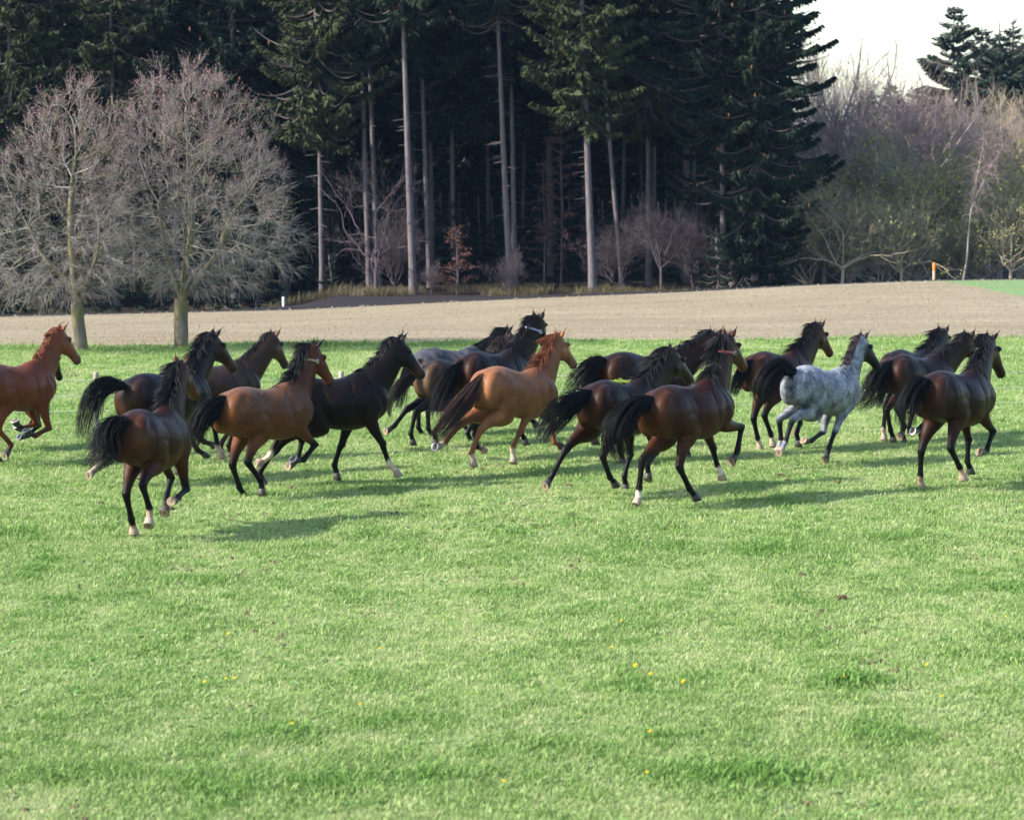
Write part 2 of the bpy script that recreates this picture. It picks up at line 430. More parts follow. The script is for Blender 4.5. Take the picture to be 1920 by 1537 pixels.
# ---- bare broadleaf trees: recursive limbs down to fine twigs
def bare_tree(seed, h, trunk_r, fork_h, spread, levels=5, twig_len=.5, up=.35, nlimb=6, dens=1.0, lean=0.0, gnarl=.22, droop=False):
    r = np.random.default_rng(seed)
    big, small, tips = [], [], []
    H = h
    cz = .48 if not droop else .40
    crown_c = np.array([lean*.6, 0, fork_h+(h-fork_h)*cz]); crown_r = np.array([spread, spread, (h-fork_h)*(1.02-cz)])
    ph = r.uniform(0, 6.28, 8)
    def inside(p):
        q = (p-crown_c)/crown_r; a = math.atan2(q[1], q[0]); e_ = math.atan2(q[2], math.hypot(q[0], q[1]))
        k = 1+.10*math.sin(3*a+ph[0]+2*e_)+.09*math.sin(5*e_+ph[1]+a)+.08*math.sin(7*a+ph[2]-4*e_)
        return (q**2).sum() < (k*r.uniform(.72, 1.06))**2
    def grow(p, d, ln, rad, lev):
        n = 6 if lev < 3 else 5
        pts = [p]; dd = d/np.linalg.norm(d); 
        for i in range(n-1):
            dd = unit(dd+r.normal(0, gnarl*.55, 3)+np.array([0, 0, up*.16]))
            q = pts[-1]+dd*ln/(n-1)
            pts.append(q)
        pts = np.array(pts); rr = np.linspace(rad, rad*.58, n)
        (big if lev < 3 else small).append((pts, rr))
        if not inside(pts[-1]) and lev >= 2:
            tips.append((pts[-1], dd)); 
            if lev >= 3: return
        if lev >= levels: tips.append((pts[-1], dd)); return
        kids = int(round((3.4 if lev < 2 else 4.2)*dens+r.uniform(-.5, .9)))
        for j in range(kids):
            f = 1.0 if j == 0 else r.uniform(.28, .98)
            i0 = min(int(f*(n-1)), n-2); ff = f*(n-1)-i0
            bp = pts[i0]*(1-ff)+pts[i0+1]*ff
            ax = unit(np.cross(dd, r.normal(0, 1, 3))); ang = r.uniform(.25, .45) if j == 0 else r.uniform(.5, 1.05)
            nd = unit(dd*math.cos(ang)+ax*math.sin(ang)+np.array([0, 0, up*.28])+unit((bp-crown_c)/crown_r)*(.40 if droop else .18))
            grow(bp, nd, max(twig_len*.8, ln*r.uniform(.60, .82)), max(rad*(.72 if j == 0 else .5)*(.62+.38*(1-f) if j else 1), .0045), lev+1)
    base = np.array([[0, 0, -.2], [lean*.2, 0, fork_h*.4], [lean*.6, .02, fork_h*.8], [lean, 0, fork_h]])
    big.append((catmull(base, 2)[:6], np.linspace(trunk_r*1.18, trunk_r*.86, 6)))
    top = big[-1][0][-1]
    a0 = r.uniform(0, 6.28)
    for i in range(nlimb):
        a = a0+i*2*np.pi/nlimb+r.normal(0, .2); el = (r.uniform(.45, 1.2) if i else 1.45) if not droop else (1.45, .95, .35, .75, .18, 1.15, .55, .1, .9)[i % 9]
        d = np.array([math.cos(a)*math.cos(el), math.sin(a)*math.cos(el), math.sin(el)])
        st = top-np.array([0, 0, r.uniform(0, fork_h*.14)])
        grow(st, d, (h-fork_h)*r.uniform(.30, .42), trunk_r*r.uniform(.40, .58), 1)
    return big, small, tips
def tube_group(lst, k):
    by = {}
    for p, rr in lst: by.setdefault(len(p), []).append((p, rr))
    return merge([tubes(np.array([a for a, _ in v]), np.array([b for _, b in v]), k) for v in by.values()])
def bare_parts(seed, tw=3, bud=0, bud_len=.035, zmin_bud=0, **kw):
    big, small, tips = bare_tree(seed, **kw)
    r = np.random.default_rng(seed+50)
    BV, BQ = tube_group(big, 6)
    tp = np.array([p for p, _ in tips]); td = np.array([d for _, d in tips])
    idx = np.repeat(np.arange(len(tp)), tw)
    d = unit(td[idx]+r.normal(0, .42, (len(idx), 3))+np.array([0, 0, .22])); ln = kw.get('twig_len', .5)*r.uniform(.5, 1.2, (len(idx), 1))
    bend = r.normal(0, .10, (len(idx), 3))
    u = np.linspace(0, 1, 4)[None, :, None]
    P = tp[idx][:, None, :]+d[:, None, :]*ln[:, None, :]*u+(bend*ln)[:, None, :]*u**2
    TV, TQ = tubes(P, np.tile(np.array([.0052, .0046, .0038, .0024]), (len(idx), 1)), 3)
    SV, SQ = tube_group(small, 4)
    out = [(BV, BQ), merge([(SV, SQ), (TV, TQ)])]
    if bud:
        e = np.repeat(P[:, 1:, :].reshape(-1, 3), bud, 0); ed = np.repeat(np.repeat(d, 3, 0), bud, 0)
        e = e+r.normal(0, .035, e.shape)
        keep = r.random(len(e)) < np.clip((e[:, 2]-zmin_bud)/1.6, 0, .5) if zmin_bud else r.random(len(e)) < .48
        e, ed = e[keep], ed[keep]
        L = bud_len*r.uniform(.6, 1.4, len(e))
        out.append(kites(e, ed+r.normal(0, .7, e.shape), L, L*.7))
    else: out.append(None)
    return out
# the two maples at the meadow's edge: limbs grown towards points spread through the crown's volume
def colonise(seed, trunk, limbs, env, n_att, step=.12, reach=1.3, kill=.20, zshift=0.0):
    r = np.random.default_rng(seed)
    env = np.array(env)              # z, centre x, radius
    z = r.uniform(env[0, 0], env[-1, 0], n_att*3); rad = np.interp(z, env[:, 0], env[:, 2]); cx = np.interp(z, env[:, 0], env[:, 1])
    keep = r.random(len(z)) < (rad/env[:, 2].max())**2
    z, rad, cx = z[keep][:n_att], rad[keep][:n_att], cx[keep][:n_att]
    a = r.uniform(0, 6.28, len(z)); wob = 1+.13*np.sin(3*a+z*1.3)+.10*np.sin(5*a-z*2.1)
    q = rad*wob*r.uniform(.04, 1, len(z))**.42
    A = np.stack([cx+q*np.cos(a), q*np.sin(a), z], 1)
    pos = [np.array(p) for p in trunk]; par = [-1]+list(range(len(trunk)-1))
    for lb_ in limbs:
        k0 = len(trunk)-1; L_ = catmull(np.array([trunk[-1]]+list(lb_)), 6)[1:]
        for j, q in enumerate(L_): pos.append(q); par.append(k0 if j == 0 else len(pos)-2)
    P = np.array(pos); D = np.linalg.norm(A[:, None]-P[None], axis=2); near = D.argmin(1); dist = D.min(1)
    for it in range(130):
        act = dist < (reach if it > 6 else 9)
        if not act.any(): break
        dirs = {}
        for i in np.nonzero(act)[0]:
            dirs.setdefault(int(near[i]), []).append(A[i])
        new, npar = [], []
        for k, l in dirs.items():
            d = unit(np.array(l)-pos[k]).sum(0); d = unit(d+r.normal(0, .25, 3)+np.array([0, 0, .12]))
            if par[k] >= 0: d = unit(d+.55*unit(pos[k]-pos[par[k]]))
            q = pos[k]+d*step
            new.append(q); npar.append(k)
        n0 = len(pos); pos += new; par += npar
        N_ = np.array(new); Dn = np.linalg.norm(A[:, None]-N_[None], axis=2); m = Dn.argmin(1); dm = Dn.min(1)
        up_ = dm < dist; near[up_] = m[up_]+n0; dist[up_] = dm[up_]
        ok = dist > kill
        A, near, dist = A[ok], near[ok], dist[ok]
        if len(A) == 0: break
    return np.array(pos), np.array(par)
def maple(label, px, d, seed, tr, trunk, limbs, env, n_att):
    t = tree('maple_tree', label, px_ray(px, d), d)
    r = np.random.default_rng(seed+9)
    P, par = colonise(seed, trunk, limbs, env, n_att)
    n = len(P); w = np.zeros(n); kids = np.zeros(n, int)
    for i in range(n-1, 0, -1):
        if kids[i] == 0: w[i] = 1
        w[par[i]] += w[i]; kids[par[i]] += 1
    rad = np.maximum(.0045, tr*(w/w[0])**.60)
    c = np.arange(1, n); pc = par[1:]
    r0 = np.minimum(rad[pc], rad[c]*1.25)
    thick = rad[c] > .022
    seg = np.stack([P[pc], P[c]], 1); sr = np.stack([r0, rad[c]], 1)
    seg[:, 1] += (seg[:, 1]-seg[:, 0])*.06
    Vb, Qb = tubes(seg[thick], sr[thick], 8)
    sr[:len(trunk)-1, :] = np.maximum(sr[:len(trunk)-1, :], 0)
    mk('trunk', Vb, [Qb], B_MAPLE, t, True)
    Vs, Qs = tubes(seg[~thick], sr[~thick], 4)
    dirn = unit(P[c]-P[pc]); fine = np.nonzero(rad[c] < .011)[0]
    cen = np.array([env[3][1], 0, 3.0])
    idx = r.choice(fine, int(len(fine)*3.6)); end = c[kids[c] == 0]-1
    idx = np.concatenate([idx, np.repeat(end, 6)])
    hz = np.clip((P[c][idx][:, 2]-2.5)/4, 0, 1)[:, None]
    dd = unit(dirn[idx]*.7+unit(P[c][idx]-cen)*.75+r.normal(0, .62, (len(idx), 3))+np.array([0, 0, 1])*(.12+.5*hz))
    ln = r.uniform(.18, .46, (len(idx), 1)); u = np.linspace(0, 1, 4)[None, :, None]
    bend = r.normal(0, .12, (len(idx), 3))+np.array([0, 0, -.08])*(1-hz)
    T = P[c][idx][:, None, :]+dd[:, None, :]*ln[:, None, :]*u+(bend*ln)[:, None, :]*u**2
    Vt, Qt = tubes(T, np.tile([.0042, .0037, .0032, .0022], (len(idx), 1)), 3)
    V, Q = merge([(Vs, Qs), (Vt, Qt)])
    mk('twigs', V, [Q], B_TWIG, t)
    pr = np.clip((T[:, 3, 2]-2.9)/3.2, 0, 1)
    e = np.repeat(T[:, 2:, :].reshape(-1, 3), 2, 0); ed = np.repeat(np.repeat(dd, 2, 0), 2, 0)
    k = r.random(len(e)) < np.repeat(pr, 4)*.85
    e, ed = e[k]+r.normal(0, .02, (k.sum(), 3)), ed[k]
    L = r.uniform(.02, .05, len(e)); V, Q = kites(e, ed+r.normal(0, .6, e.shape), L, L*.7); mk('buds', V, [Q], BUD, t)
maple('larger leafless maple at the meadow edge, right one of the pair', 338, 65.6, 21, .165,
      [(0, 0, -.2), (.0, 0, .12), (.01, 0, .4), (.0, .01, .7), (.01, 0, .95), (.04, 0, 1.15)],
      [[(-.16, 0, 1.7), (-.38, .05, 2.5), (-.5, .1, 3.4)], [(.38, -.05, 1.62), (.85, -.1, 2.2), (1.2, -.1, 3.1)], [(.16, -.12, 1.9), (.30, -.2, 2.9), (.22, -.15, 4.1)], [(.05, .30, 1.7), (.15, .85, 2.5)], [(.1, -.3, 1.75), (.3, -.8, 2.5)]],
      [(1.2, .35, 1.0), (1.7, .40, 1.9), (2.4, .45, 2.35), (3.3, .45, 2.3), (4.4, .38, 2.0), (5.4, .22, 1.55), (6.1, .1, 1.05), (6.55, .0, .5)], 1500)
maple('smaller leafless maple at the meadow edge, left one of the pair', 152, 64.6, 34, .145,
      [(0, 0, -.2), (-.01, 0, .12), (-.04, 0, .4), (-.08, .01, .7), (-.09, 0, .9), (-.10, 0, 1.1)],
      [[(-.30, 0, 1.6), (-.85, .05, 2.2), (-1.2, .1, 2.9)], [(.12, -.05, 1.6), (.38, -.1, 2.2), (.45, -.1, 3.0)], [(-.16, -.1, 1.9), (-.2, -.15, 2.9), (-.15, -.1, 3.9)], [(-.15, .4, 1.7), (-.3, .85, 2.5)]],
      [(1.15, -.55, 1.1), (1.6, -.5, 1.7), (2.4, -.45, 1.95), (3.3, -.4, 1.8), (4.4, -.3, 1.5), (5.2, -.15, 1.1), (5.8, -.08, .7), (6.15, -.05, .35)], 1250)
BARE = {}
for nm, kw in {'round': dict(seed=61, h=6.5, trunk_r=.11, fork_h=1.2, spread=2.7, levels=4, twig_len=.55, nlimb=7, dens=1.05, up=.32),
               'tall': dict(seed=62, h=7.5, trunk_r=.10, fork_h=2.0, spread=2.1, levels=4, twig_len=.55, nlimb=6, dens=1.05, up=.5),
               'bush': dict(seed=63, h=3.6, trunk_r=.05, fork_h=.25, spread=2.0, levels=4, twig_len=.42, nlimb=8, dens=1.0, up=.6),
               'spiky': dict(seed=64, h=7.0, trunk_r=.09, fork_h=1.6, spread=2.4, levels=4, twig_len=.5, nlimb=7, dens=.8, up=.15)}.items():
    s_ = kw.pop('seed')
    (BV, BQ), (SV, SQ), bd = bare_parts(s_, tw=4, bud=1, bud_len=.09, **kw)
    BARE[nm] = (to_mesh('trunk', BV, BQ, B_GREY, True), to_mesh('twigs', SV, SQ, B_GREY), to_mesh('leaves', bd[0], bd[1], OLIVE))
    print(nm, len(BQ), len(SQ), len(bd[1]))
def bare(label, px, d, kind, sc=1.0, tw=None, leaves=None, trunk=None, name='bare_tree', group=None, cat='tree', zs=1.0):
    t = tree(name, label, px_ray(px, d), d, cat, group)
    a, b, c = BARE[kind]; rz = rnd.uniform(0, 6.28); s = (sc*rnd.uniform(.92, 1.08), sc*rnd.uniform(.92, 1.08), sc*zs)
    inst('trunk', a, t, rz, s, trunk or tw); inst('twigs', b, t, rz, s, tw)
    if leaves: inst('leaves', c, t, rz, s, leaves)
    return t
RIGHT = [  # the lower, lighter wood at the right: column, distance, kind, scale, twig bark, leaf, label
    (1560, 118, 'round', 1.55, B_PURP, None, 'purple grey leafless tree filling the gap right of the cone laden spruce'),
    (1640, 116, 'round', 1.45, B_PURP, None, 'broad purple grey leafless tree below the notch of sky'),
    (1710, 121, 'tall', 1.25, B_PURP, None, 'upright purplish bare tree left of the big far spruce'),
    (1790, 118, 'round', 1.30, B_TAN, None, 'tan leafless tree in front of the big far spruce'),
    (1850, 116, 'round', 1.25, B_PURP, None, 'leafless brownish tree behind the leaning birch'),
    (1925, 119, 'tall', 1.2, B_TAN, None, 'leafless brown tree cut by the right picture edge, upper row'),
    (1545, 104, 'spiky', .72, B_TAN, None, 'pale tan leafless tree with spreading twigs at the wood corner'),
    (1600, 108, 'bush', 1.45, B_GREY, OLIVE, 'olive budding shrub right of the pale tan leafless tree'),
    (1665, 107, 'tall', .82, B_GREY, CATKIN, 'greenish budding willow taller than the shrubs around it'),
    (1720, 104, 'bush', 1.35, B_TAN, OLIVE, 'olive shrub just left above the orange topped stake'),
    (1775, 106, 'tall', .66, B_TAN, CATKIN, 'yellow green budding shrub behind the leaning birch trunk'),
    (1830, 103, 'bush', 1.3, B_GREY, OLIVE, 'dull green shrub right of the birch trunk foot'),
    (1875, 107, 'tall', .68, B_PURP, CATKIN, 'budding thin tree near the right picture edge'),
    (1930, 104, 'bush', 1.4, B_TAN, OLIVE, 'olive shrub cut by the right picture edge'),
    (1520, 101, 'bush', 1.05, B_TAN, OLIVE, 'low shrub at the foot of the cone laden spruce'),
    (1590, 101, 'bush', .95, B_GREY, OLIVE, 'low brown green shrub on the field crest below the pale tan tree'),
    (1650, 100, 'bush', .95, B_GREY, OLIVE, 'low dark shrub on the field crest between pale tan tree and stake'),
    (1700, 100, 'bush', .8, B_GREY, OLIVE, 'low shrub on the crest left of the orange topped stake'),
    (1790, 101, 'bush', .85, B_GREY, OLIVE, 'low shrub left beside the birch trunk foot'),
    (1865, 101, 'bush', .9, B_GREY, OLIVE, 'low shrub on the green crop edge right of the birch'),
    (1915, 101, 'bush', .9, B_GREY, OLIVE, 'low shrub on the green crop edge at the right picture edge'),
    (1580, 99, 'spiky', .66, B_TAN, None, 'tan leafless tree with ascending limbs just right of the palest tan tree'),
    (1690, 99.5, 'spiky', .60, B_TAN, CATKIN, 'yellowish budding tree left of the orange topped stake'),
    (1895, 99.5, 'spiky', .62, B_TAN, CATKIN, 'yellowish budding tree between birch and right picture edge'),
    # saplings in the shade of the tall wood
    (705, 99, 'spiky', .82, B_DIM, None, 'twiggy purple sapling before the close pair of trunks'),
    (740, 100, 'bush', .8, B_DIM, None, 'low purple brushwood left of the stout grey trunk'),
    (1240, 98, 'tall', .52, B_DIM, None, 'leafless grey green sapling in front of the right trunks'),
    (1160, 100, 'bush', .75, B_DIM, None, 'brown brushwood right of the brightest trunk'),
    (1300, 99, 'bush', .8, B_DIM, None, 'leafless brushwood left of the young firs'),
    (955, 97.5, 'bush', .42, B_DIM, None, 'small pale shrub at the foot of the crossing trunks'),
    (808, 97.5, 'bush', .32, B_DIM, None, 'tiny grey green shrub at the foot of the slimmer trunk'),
]
for (pxx, d, kd_, sc, tw, lf, lb) in RIGHT:
    bare(lb, pxx, d, kd_, sc, tw, lf, name='shrub' if kd_ == 'bush' else 'bare_tree', cat='shrub' if kd_ == 'bush' else 'tree')
# a second, farther row closing the lower wood
for i, pxx in enumerate(range(1500, 1990, 38)):
    bare('grey leafless tree in the far row of the lower wood', pxx+rnd.uniform(-12, 12), 126+rnd.uniform(-3, 6), 'round' if i % 2 else 'bush', 1.05+rnd.uniform(0, .25) if i % 2 else 1.8, rnd.choice([B_PURP, B_GREY, B_GREY]), OLIVE if i % 3 == 0 else None, group='leafless trees of the far row')
# tall faint tree against the sky
bare('faint tall leafless tree against the white sky beside the cone laden spruce', 1560, 135, 'tall', 1.62, B_GREY, None)
# spruces behind the lower wood
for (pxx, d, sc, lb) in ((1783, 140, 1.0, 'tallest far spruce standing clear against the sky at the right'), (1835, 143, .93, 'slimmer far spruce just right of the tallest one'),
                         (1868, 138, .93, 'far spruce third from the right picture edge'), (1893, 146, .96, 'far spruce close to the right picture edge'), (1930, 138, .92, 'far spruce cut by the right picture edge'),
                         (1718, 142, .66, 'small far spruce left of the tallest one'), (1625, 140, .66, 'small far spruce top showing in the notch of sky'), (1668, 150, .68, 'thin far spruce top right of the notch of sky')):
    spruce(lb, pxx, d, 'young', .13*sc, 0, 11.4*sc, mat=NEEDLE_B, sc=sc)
for (pxx, d, sc, lb) in ((1345, 97, .62, 'dark young fir, left of the pair at the wood foot'), (1395, 98.5, .95, 'dark young fir, right of the pair at the wood foot'), (1450, 99, .9, 'dark young fir under the cone laden spruce'), (1310, 99, .35, 'small fir seedling left of the young firs'), (620, 100, .4, 'little dark fir at the foot of the first thin trunk'), (480, 97, .8, 'dark fir bush under the right edge of the maples'), (420, 97, .9, 'dark fir bush between field and right maple'), (300, 97, .8, 'dark fir bush behind the trunk of the right maple'), (210, 97, .9, 'dark fir bush between the two maple trunks'), (110, 97, .9, 'dark fir bush left of the left maple trunk'), (30, 97, .9, 'dark fir bush at the left picture edge')):
    spruce(lb, pxx, d, 'sapling', .05, 0, 3.4*sc, mat=NEEDLE, sc=sc, name='young_fir')
# beeches that kept their dry leaves
def beech(label, px, d, h, spread, seed, nb, leaf):
    r = np.random.default_rng(seed)
    t = tree('beech_sapling', label, px_ray(px, d), d)
    (V, Q), _ = trunk_mesh(h, .045, (.0, 0), .03, .008, 12)
    limbs, lr, C, D = [], [], [], []
    for i in range(nb):
        z = h*r.uniform(.12, .97); ln = spread*(1-.75*z/h)*r.uniform(.6, 1.1); a = r.uniform(0, 6.28)
        u = np.linspace(0, 1, 6)
        P = np.stack([ln*u*math.cos(a), ln*u*math.sin(a), z+ln*(.45*u-.25*u**2)+r.normal(0, .12)*u], 1); limbs.append(P); lr.append(np.linspace(.014, .003, 6))
        n = int(leaf*ln/spread)+2; uu = r.uniform(.25, 1, n)
        C.append(np.stack([np.interp(uu, u, P[:, j]) for j in range(3)], 1)+r.normal(0, .07, (n, 3))*[1, 1, .35]); D.append(np.tile([math.cos(a), math.sin(a), -.1], (n, 1))+r.normal(0, .6, (n, 3))*[1, 1, .4])
    LV, LQ = tubes(np.array(limbs), np.array(lr), 3)
    V, Q = merge([(V, Q), (LV, LQ)])
    mk('trunk', V, [Q], B_DIM, t, True)
    C, D = np.vstack(C), np.vstack(D); L = r.uniform(.07, .13, len(C))
    V, Q = kites(C, D, L, L*.6, r.normal(0, 1, (len(C), 3))); mk('leaves', V, [Q], RUSSET, t)
beech('small russet beech with tiered branches at the wood edge', 857, 97.5, 2.3, 1.0, 5, 60, 26)
beech('taller dim beech with red brown dry leaves left of the brightest trunk', 1052, 102, 6.4, 1.3, 6, 75, 30)
beech('dim slender beech with dry leaves beside the taller dim beech', 1020, 103, 4.6, 1.0, 7, 50, 22)
# leaning birch at the right
_bx = px_ray(1797, 98.6)
t = tree('birch_tree', 'thin white birch leaning right with two pale stems, near the right picture edge', _bx, 98.6)
s_ = 5333/102
bp = np.array([(0, 0, -.2), (.28, .1, 1.1), (.36, .15, 2.2), (.5, .2, 3.4), (.72, .2, 4.6), (.85, .2, 5.6)])
A = catmull(bp, 4)
V, Q = tubes(A[None], np.linspace(.052, .010, len(A))[None], 6)
b2 = catmull(np.array([(.42, .17, 2.9), (.75, .1, 3.8), (1.15, .1, 4.6), (1.5, .1, 5.2)]), 4)
V2, Q2 = tubes(b2[None], np.linspace(.026, .006, len(b2))[None], 5)
mk('trunk', *(lambda m: (m[0], [m[1]]))(merge([(V, Q), (V2, Q2)])), B_BIRCH, t, True)
r_ = np.random.default_rng(77); src = np.vstack([A[10:], b2[3:]])
ii = r_.integers(0, len(src), 240); dd = unit(r_.normal(0, 1, (240, 3))+[0, 0, .5]); u = np.linspace(0, 1, 5)[None, :, None]
P = src[ii][:, None, :]+dd[:, None, :]*u*r_.uniform(.3, .9, (240, 1, 1))-np.array([0, 0, .25])*u**2
V, Q = tubes(P, np.tile(np.linspace(.007, .002, 5), (240, 1)), 3); mk('twigs', V, [Q], B_PURP, t)
# ------------------------------------------------------------------ grass: tufts scattered by geometry nodes over surveyed points
def grass_mat(name, c0, c1, c2):
    q = NT(name)
    t = q.attr('tint', 'INSTANCER', 'Fac'); col = q.ramp(t, [(.0, c0), (.5, c1), (1., c2)])
    q.set(col, .62, .22)
    tr = q.n('ShaderNodeBsdfTranslucent'); q.l(col, tr.inputs[0])
    mx = q.n('ShaderNodeMixShader'); mx.inputs[0].default_value = .42
    q.l(q.b.outputs[0], mx.inputs[1]); q.l(tr.outputs[0], mx.inputs[2])
    q.l(mx.outputs[0], q.t.nodes['Material Output'].inputs[0])
    return q.m
GM = grass_mat('grass_blade', (.130, .245, .050), (.272, .375, .122), (.44, .465, .24))
WM = grass_mat('weed_leaf', (.10, .26, .05), (.20, .36, .09), (.36, .44, .22))
def tuft(seed, nb, h, spread, wd, name, mat, flat=.5):
    r = np.random.default_rng(seed)
    V, Q = [], []
    for i in range(nb):
        a = r.uniform(0, 6.28); b = np.array([r.normal(0, spread*.5), r.normal(0, spread*.5), -.005]); hh = h*r.uniform(.45, 1.15)
        lean = r.uniform(.1, 1.0)*flat
        d = np.array([math.cos(a), math.sin(a), 0]); s = np.array([-math.sin(a+r.normal(0, .6)), math.cos(a), 0])
        p = [b, b+d*hh*lean*.35+np.array([0, 0, hh*.6]), b+d*hh*lean+np.array([0, 0, hh*(1-.25*lean)])]
        w = [wd, wd*.8, wd*.12]
        n = len(V)
        for q_, ww in zip(p, w): V += [q_+s*ww, q_-s*ww]
        Q += [(n, n+1, n+3, n+2), (n+2, n+3, n+5, n+4)]
    me = to_mesh(name, np.array(V), np.array(Q), mat)
    return bpy.data.objects.new(name, me)
def weed(seed, name, mat):
    r = np.random.default_rng(seed); n = 9
    a = np.arange(n)*6.283/n+r.normal(0, .25, n); L = r.uniform(.05, .10, n)
    D = np.stack([np.cos(a), np.sin(a), r.uniform(.1, .7, n)], 1)
    V, Q = kites(np.tile([0, 0, .005], (n, 1)), D, L, L*.5, np.tile([0, 0, 1.0], (n, 1)))
    return bpy.data.objects.new(name, to_mesh(name, V, Q, mat))
TC_ = bpy.data.collections.new('grass_tufts')
for i, (nb, h, sp, w) in enumerate(((15, .050, .11, .0042), (17, .058, .12, .0045), (13, .042, .12, .0040), (18, .066, .10, .0045), (12, .046, .07, .0075), (9, .040, .13, .0095))):
    TC_.objects.link(tuft(100+i, nb, h, sp, w, 'grass_tuft', GM, 1.0))
WC_ = bpy.data.collections.new('weeds')
for i in range(3): WC_.objects.link(weed(200+i, 'weed', WM))
def gn_scatter(name, pts, scale, tint, rot, coll, label=None):
    V = np.asarray(pts, np.float32)
    me = bpy.data.meshes.new(name); me.vertices.add(len(V)); me.vertices.foreach_set('co', V.ravel())
    for k, v in (('scl', scale), ('tint', tint), ('rz', rot)):
        a = me.attributes.new(k, 'FLOAT', 'POINT'); a.data.foreach_set('value', np.asarray(v, np.float32))
    o = bpy.data.objects.new(name, me); COL.objects.link(o)
    ng = bpy.data.node_groups.new(name, 'GeometryNodeTree')
    ng.interface.new_socket('Geometry', in_out='INPUT', socket_type='NodeSocketGeometry'); ng.interface.new_socket('Geometry', in_out='OUTPUT', socket_type='NodeSocketGeometry')
    N = ng.nodes; Lk = ng.links
    gi, go = N.new('NodeGroupInput'), N.new('NodeGroupOutput')
    ci = N.new('GeometryNodeCollectionInfo'); ci.inputs['Collection'].default_value = coll; ci.inputs['Separate Children'].default_value = True; ci.inputs['Reset Children'].default_value = True
    ip = N.new('GeometryNodeInstanceOnPoints'); ip.inputs['Pick Instance'].default_value = True
    def na(nm):
        a = N.new('GeometryNodeInputNamedAttribute'); a.data_type = 'FLOAT'; a.inputs['Name'].default_value = nm; return a.outputs['Attribute']
    cx = N.new('ShaderNodeCombineXYZ'); Lk.new(na('rz'), cx.inputs[2])
    ri = N.new('FunctionNodeRandomValue'); ri.data_type = 'INT'; ri.inputs[4].default_value = 0; ri.inputs[5].default_value = 9
    Lk.new(gi.outputs[0], ip.inputs['Points']); Lk.new(ci.outputs[0], ip.inputs['Instance']); Lk.new(cx.outputs[0], ip.inputs['Rotation']); Lk.new(na('scl'), ip.inputs['Scale'])
    Lk.new(ri.outputs[2], ip.inputs['Instance Index'])
    Lk.new(ip.outputs[0], go.inputs[0])
    md = o.modifiers.new('scatter', 'NODES'); md.node_group = ng
    return tag(o, label, kind='stuff')
def visible_pts(n, d0, d1, marg=1.12):
    n = int(n*1.35); marg = marg*1.35
    """random points on the part of the meadow the lens sees, uniform over the ground"""
    u = rng.random(n); d = np.sqrt(d0*d0+u*(d1*d1-d0*d0)); x = (rng.random(n)*2-1)*d*.18*marg
    return x, d
PT = []
for (n, d0, d1, sc) in ((46000, 16.0, 24, 1.0), (52000, 24, 34, 1.0), (56000, 34, 48, 1.15), (60000, 48, 69, 1.35)):
    x, d = visible_pts(n, d0, d1)
    k = d < edge_d(x)-.1
    PT.append(np.stack([x[k], d[k], np.full(k.sum(), sc)], 1))
PT = np.vstack(PT); gx, gy = PT[:, 0], PT[:, 1]
pa = vnoise(gx*.55+9, gy*.30+4, 5); pb = vnoise(gx*1.7+3, gy*.85+1, 6); pc = vnoise(gx*5.1, gy*3.0, 8)
pd = vnoise(gx*11.3, gy*7.0, 18)
lush = pa*.17+pb*.25+pc*.34+pd*.24
tint = np.clip(.53-1.3*(lush-.49)+rng.normal(0, .24, len(gx)), 0, 1)
scl = PT[:, 2]*(.68+.95*np.clip(lush-.32, 0, 1)**1.15+1.1*np.clip(pb*.5+pc*.5-.66, 0, 1))*rng.uniform(.55, 1.35, len(gx))
# rank tufts the horses left standing
RANK = [(1390, 1472, .55), (1330, 1470, .35), (1590, 1292, .40), (1660, 1290, .35), (790, 1365, .55), (720, 1368, .3), (560, 1390, .35), (420, 1392, .3), (1500, 1478, .4), (150, 1462, .5), (60, 1470, .4), (400, 1092, .3), (470, 1094, .3), (1440, 1040, .6), (1210, 1030, .5),
        (1860, 1105, .4), (1790, 1110, .3), (1060, 1040, .5), (700, 1010, .5), (640, 1480, .5), (380, 1500, .6), (900, 1470, .4), (1100, 1420, .4), (1650, 1400, .4), (1240, 1395, .3), (330, 1060, .4), (950, 1120, .4), (1500, 1130, .4), (1700, 1010, .6), (500, 930, .5), (130, 1130, .4), (1180, 1300, .4)]
for (rx, ry, rr_) in RANK:
    dd_ = 4.7*5333/(ry-272); xx_ = px_ray(rx, dd_)
    q_ = np.exp(-(((gx-xx_)/rr_)**2+((gy-dd_)/(rr_*.8))**2)); q_ = q_*np.clip(.3+1.3*vnoise(gx*6+rx, gy*4, 40), 0, 1.2)
    scl = scl*(1+.42*q_); tint = np.clip(tint-.38*q_, 0, 1)
# lusher strip along the ploughed edge at the left
e = edge_d(gx)-gy
edge = np.clip(1-e/1.2, 0, 1)*np.clip((-gx+2)/6, 0, 1)
scl = scl*(1+1.8*edge*vnoise(gx*1.3, gy*.5, 9)); tint = np.clip(tint-.35*edge, 0, 1)
gn_scatter('grass', np.stack([gx, gy, terrain(gx, gy)], 1), scl, tint, rng.uniform(0, 6.28, len(gx)), TC_)
x, d = visible_pts(52000, 16, 62)
m = vnoise(x*.8+20, d*.45+7, 12)*.6+vnoise(x*2.6, d*1.5, 13)*.4
k = m > .50+.28*rng.random(len(m))
x, d = x[k], d[k]
gn_scatter('weeds', np.stack([x, d, terrain(x, d)+.004], 1), rng.uniform(.3, .95, len(x)), np.clip(rng.normal(.50, .38, len(x)), 0, 1), rng.uniform(0, 6.28, len(x)), WC_)
